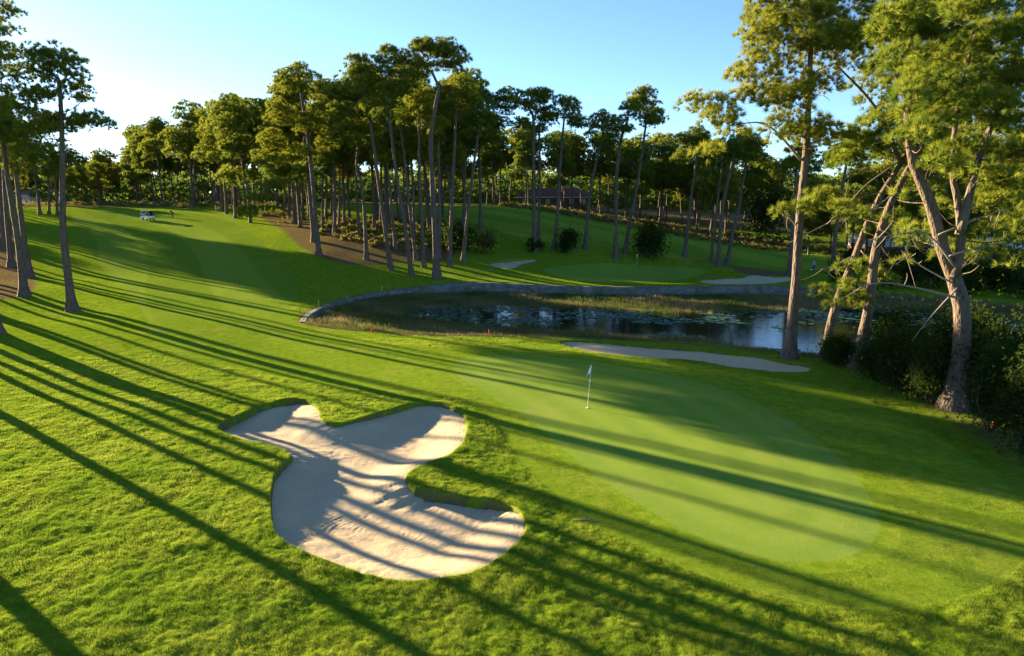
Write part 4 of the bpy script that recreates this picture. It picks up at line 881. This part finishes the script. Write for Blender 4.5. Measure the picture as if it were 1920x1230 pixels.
# standing person beyond the pond
q2 = P(1525, 511); st = dict(pel=(0, 0, .95), chest=(.01, 0, 1.32), neck=(.01, 0, 1.50), head0=(.02, 0, 1.56), head=(.03, 0, 1.64), crown=(.02, 0, 1.72),
  shl=(0, .19, 1.42), shr=(0, -.19, 1.42), ell=(.02, .25, 1.14), elr=(.02, -.25, 1.14), wrl=(.12, .24, .90), wrr=(.12, -.24, .90),
  hipl=(0, .10, .90), hipr=(0, -.10, .90), knl=(.03, .11, .49), knr=(.01, -.11, .49), anl=(-.01, .12, .09), anr=(-.03, -.12, .09), toel=(.17, .13, .04), toer=(.15, -.13, .04))
person((q2.x, q2.y, gz(q2.x, q2.y)), R(-60), st, 'person in a grey top and navy trousers standing on the grass beyond the pond', M_GREYC, M_NAVY, None)
def golf_cart(px, py, rz):
    q = P(px, py); z = gz(q.x, q.y); root = empty('golf_cart', (q.x, q.y, z), rz); tag(root, 'small white golf cart with a roof parked on the fairway crest', 'golf cart')
    Y_ = lambda x, zz, t: Vector((x, t, zz))
    side = [(-1.15, .42), (-1.2, .62), (-1.05, .80), (-.35, .80), (-.15, .66), (-.05, .34), (.55, .34), (.72, .62), (.82, .84), (.98, .86), (1.22, .66), (1.28, .40), (1.15, .34), (1.08, .46), (.92, .52), (.74, .46), (.66, .28), (-.40, .28), (-.48, .46), (-.66, .54), (-.86, .46), (-.94, .30)]
    b = MB(); b.prism(side, Y_, -.56, .56); b.build('body', M_CART, root, bevel=.03)
    r_ = MB(); r_.box((-.02, 0, 1.84), (1.65, 1.16, .07), taper=.92); r_.build('roof', M_CART, root, bevel=.02)
    for sx in (-.78, .80):
        for sy in (-.5, .5):
            p = MB(); p.tube([(sx * (1.1 if sx > 0 else 1.05), sy, .78), (sx * .95, sy, 1.82)], .018, 6); p.build('roof_post', M_GREYM, root)
    w = MB(); w.add([(.90, -.5, .84), (.90, .5, .84), (.77, .5, 1.80), (.77, -.5, 1.80), (.91, -.5, .84), (.91, .5, .84), (.78, .5, 1.80), (.78, -.5, 1.80)], [(0, 1, 2, 3), (7, 6, 5, 4), (0, 4, 5, 1), (1, 5, 6, 2), (2, 6, 7, 3), (3, 7, 4, 0)]); w.build('windscreen', M_GLASS, root)
    s_ = MB(); s_.box((-.38, 0, .84), (.5, 1.0, .12)); s_.build('seat', M_SEAT, root, bevel=.03); s_ = MB(); s_.box((-.62, 0, 1.10), (.12, 1.0, .42)); s_.build('backrest', M_SEAT, root, bevel=.03)
    sw = MB(); sw.tube([(.62, .25, .80), (.42, .25, 1.02)], .018, 6); sw.tube([(.42 + .02 * math.cos(a), .25 + .17 * math.sin(a), 1.02 + .15 * math.cos(a)) for a in [i * math.pi / 6 for i in range(13)]], .014, 6, False); sw.build('steering_wheel', M_BLACK, root)
    for wx in (-.68, .90):
        for wy in (-.50, .50):
            t = MB(); t.tube([(wx, wy - .09, .23), (wx, wy - .07, .23), (wx, wy + .07, .23), (wx, wy + .09, .23)], [.19, .23, .23, .19], 18); to = t.build('wheel', M_BLACK, root, True)
            h = MB(); sgn = 1 if wy > 0 else -1; h.tube([(wx, wy + sgn * .08, .23), (wx, wy + sgn * .10, .23)], [.12, .10], 12); h.build('rim', M_CART, to)
    for wy in (-.36, .36): h = MB(); h.box((1.235, wy, .58), (.05, .16, .08)); h.build('headlight', M_GLASS, root)
    return root, q, z
ct, cq, cz = golf_cart(277, 413, R(-12))
def bag(off, label):
    root = empty('golf_bag', Vector((cq.x, cq.y, cz)) + Matrix.Rotation(R(-12), 3, 'Z') @ Vector(off), R(-12)); tag(root, label, 'golf bag')
    b = MB(); b.tube([(0, 0, 0), (0, 0, .1), (-.10, 0, .75), (-.11, 0, .80)], [.12, .13, .14, .13], 12); b.build('bag_body', M_NAVY, root, True)
    for k in range(5):
        c = MB(); a = k * 1.25; c.tube([(-.1, 0, .7), (-.13 + .06 * math.cos(a), .07 * math.sin(a), .98 + .04 * (k % 3))], .008, 5); c.box((-.13 + .06 * math.cos(a), .07 * math.sin(a), 1.0 + .04 * (k % 3)), (.09, .05, .05)); c.build('club', M_GREYM, root)
bag((-.98, .25, .80), 'dark golf bag on the back of the white cart, far side'); bag((-.98, -.25, .80), 'dark golf bag on the back of the white cart, near side')
sit = dict(pel=(-.36, 0, .99), chest=(-.36, 0, 1.34), neck=(-.34, 0, 1.50), head0=(-.32, 0, 1.55), head=(-.31, 0, 1.62), crown=(-.32, 0, 1.69),
  shl=(-.36, .18, 1.42), shr=(-.36, -.18, 1.42), ell=(-.18, .22, 1.20), elr=(-.18, -.22, 1.20), wrl=(.10, .16, 1.10), wrr=(.10, -.16, 1.10),
  hipl=(-.32, .10, .97), hipr=(-.32, -.10, .97), knl=(.10, .13, .95), knr=(.10, -.13, .95), anl=(.18, .13, .50), anr=(.18, -.13, .50), toel=(.34, .13, .46), toer=(.34, -.13, .46))
person(Vector((cq.x, cq.y, cz)) + Matrix.Rotation(R(-12), 3, 'Z') @ Vector((.16, .25, 0)), R(-12), sit, 'driver in blue sitting in the white golf cart', M_BLUEC, M_NAVY, M_NAVY)
# airliner far off in the sky
def airliner(px, py, D):
    p = at(px, py, D); root = empty('airplane', p, R(200)); tag(root, 'tiny white airliner far off in the left sky', 'airplane')
    b = MB(); b.tube([(-17, 0, .9), (-12, 0, .3), (-6, 0, 0), (12, 0, 0), (15.5, 0, -.3), (17.5, 0, -.7)], [.3, 1.4, 2.0, 2.0, 1.5, .3], 14); b.build('fuselage', M_WHITE, root, True)
    for s in (-1, 1):
        w = MB(); w.add([(4, s * 1.5, -.8), (-2, s * 1.5, -.8), (-5, s * 17, .6), (-3.4, s * 17, .6), (4, s * 1.5, -.3), (-2, s * 1.5, -.3), (-5, s * 17, .75), (-3.4, s * 17, .75)], [(0, 1, 2, 3), (7, 6, 5, 4), (0, 4, 5, 1), (1, 5, 6, 2), (2, 6, 7, 3), (3, 7, 4, 0)]); w.build('wing', M_WHITE, root)
        e = MB(); e.tube([(3.2, s * 5.5, -1.6), (-.5, s * 5.5, -1.6)], [1.0, .7], 12); e.build('engine', M_GREYM, root, True)
        t = MB(); t.add([(-13, s * .5, .6), (-16, s * .5, .6), (-17.5, s * 6, 1.2), (-16.2, s * 6, 1.2), (-13, s * .5, .8), (-16, s * .5, .8), (-17.5, s * 6, 1.3), (-16.2, s * 6, 1.3)], [(0, 1, 2, 3), (7, 6, 5, 4), (0, 4, 5, 1), (1, 5, 6, 2), (2, 6, 7, 3), (3, 7, 4, 0)]); t.build('tailplane', M_WHITE, root)
    f = MB(); f.prism([(-12, 1.2), (-16.5, 7), (-18, 7), (-16.5, 1.0)], lambda a, c, t: Vector((a, t, c)), -.15, .15); f.build('fin', M_WHITE, root)
airliner(401, 172, 5600)
# ------------------------------------------------------------------ houses among the trees
M_WALLW = simple('white_render_wall', (.62, .62, .60), .8, 0, .06, 2); M_WALLD = simple('dark_timber_wall', (.10, .07, .055), .8); M_TILE = simple('red_roof_tiles', (.13, .055, .05), .8, 0, .3, 3, .4); M_PANE = simple('dark_window_glass', (.03, .04, .05), .1)
M_MAROON = simple('maroon_band', (.16, .04, .04), .7)
def house(c, rz, Lx, Ly, H, label, wall, roof_h, floors=1, win=5, flat=False, band=None):
    root = empty('house', c, rz); tag(root, label, 'house')
    b = MB(); b.box((0, 0, H / 2 - .5), (Lx, Ly, H + 1)); b.build('wall', wall, root)
    if flat: r_ = MB(); r_.box((0, 0, H + .15), (Lx + .9, Ly + .9, .3)); r_.build('roof', M_WALLW, root)
    else:
        e = .8; r_ = MB(); X, Y2 = Lx / 2 + e, Ly / 2 + e; z0 = H - .05; r_.add([(-X, -Y2, z0), (X, -Y2, z0), (X, Y2, z0), (-X, Y2, z0), (-X + Y2 * .8, 0, z0 + roof_h), (X - Y2 * .8, 0, z0 + roof_h)], [(3, 2, 1, 0), (0, 1, 5, 4), (2, 3, 4, 5), (1, 2, 5), (3, 0, 4)])
        ro = r_.build('roof', M_TILE, root); f = MB(); f.box((0, -Y2, z0 - .08), (2 * X, .06, .2)); f.build('fascia', M_WALLW, ro)
    if band: k = MB(); k.box((0, 0, .45), (Lx + .06, Ly + .06, .9)); k.build('plinth', band, root)
    for fl in range(floors):
        for i in range(win):
            x = (i + .5) / win * Lx - Lx / 2; z = 1.2 + fl * 2.9
            w = MB(); w.box((x, -Ly / 2 - .03, z + .5), (1.15, .1, 1.35)); wo_ = w.build('window', M_WALLW, root); g = MB(); g.box((x, -Ly / 2 - .075, z + .5), (.95, .03, 1.15)); g.build('pane', M_PANE, wo_)
    d = MB(); d.box((Lx * .5 - 1.2, -Ly / 2 - .035, 1.0), (.95, .08, 2.1)); d.build('door', M_WALLD, root); return root
def hz(px, py, Y): p = at(px, py, Y); return Vector((p.x, p.y, gz(p.x, p.y)))
house(hz(1040, 372, 200), R(-6), 20, 9, 3.0, 'low house with a dull red tiled roof hidden in the far wood', M_WALLD, 2.6, 1, 6)
house(hz(1672, 425, 132), R(8), 12, 8, 3.4, 'white flat roofed house with a maroon base behind the crossing pines', M_WALLW, 0, 1, 4, True, M_MAROON)
house(hz(1870, 440, 135), R(14), 20, 9, 6.0, 'long white two storey house with a red roof at the right edge', M_WALLW, 2.2, 2, 7)
house(hz(58, 388, 226), R(-20), 5, 4, 2.8, 'pale house glimpsed between the trunks of the left wood', M_WALLW, 1.8, 1, 4)
# fallen sticks on the turf
for i, (a, b, l, lab) in enumerate([(1072, 978, .9, 'forked fallen twig on the turf right of the big bunker'), (672, 759, .45, 'short broken branch lying on the tongue of grass above the bunker'), (1835, 920, .35, 'pale scrap of bark lying on the turf at the far right'), (217, 631, .3, 'reddish bit of bark on the turf below the lone slim pine')]):
    q = P(a, b); z = gz(q.x, q.y) + .03; m = MB(); an = random.uniform(-.6, .4); d = Vector((math.cos(an), math.sin(an), 0)) * l
    m.tube([Vector((0, 0, 0)), d * .5 + Vector((0, .05, .02)), d], [.018, .014, .008], 6); m.tube([d * .45, d * .75 + Vector((.02, -.14, .02))], [.012, .005], 5); o = m.build('fallen_twig', M_DEAD); o.location = (q.x, q.y, z); tag(o, lab, 'twig')
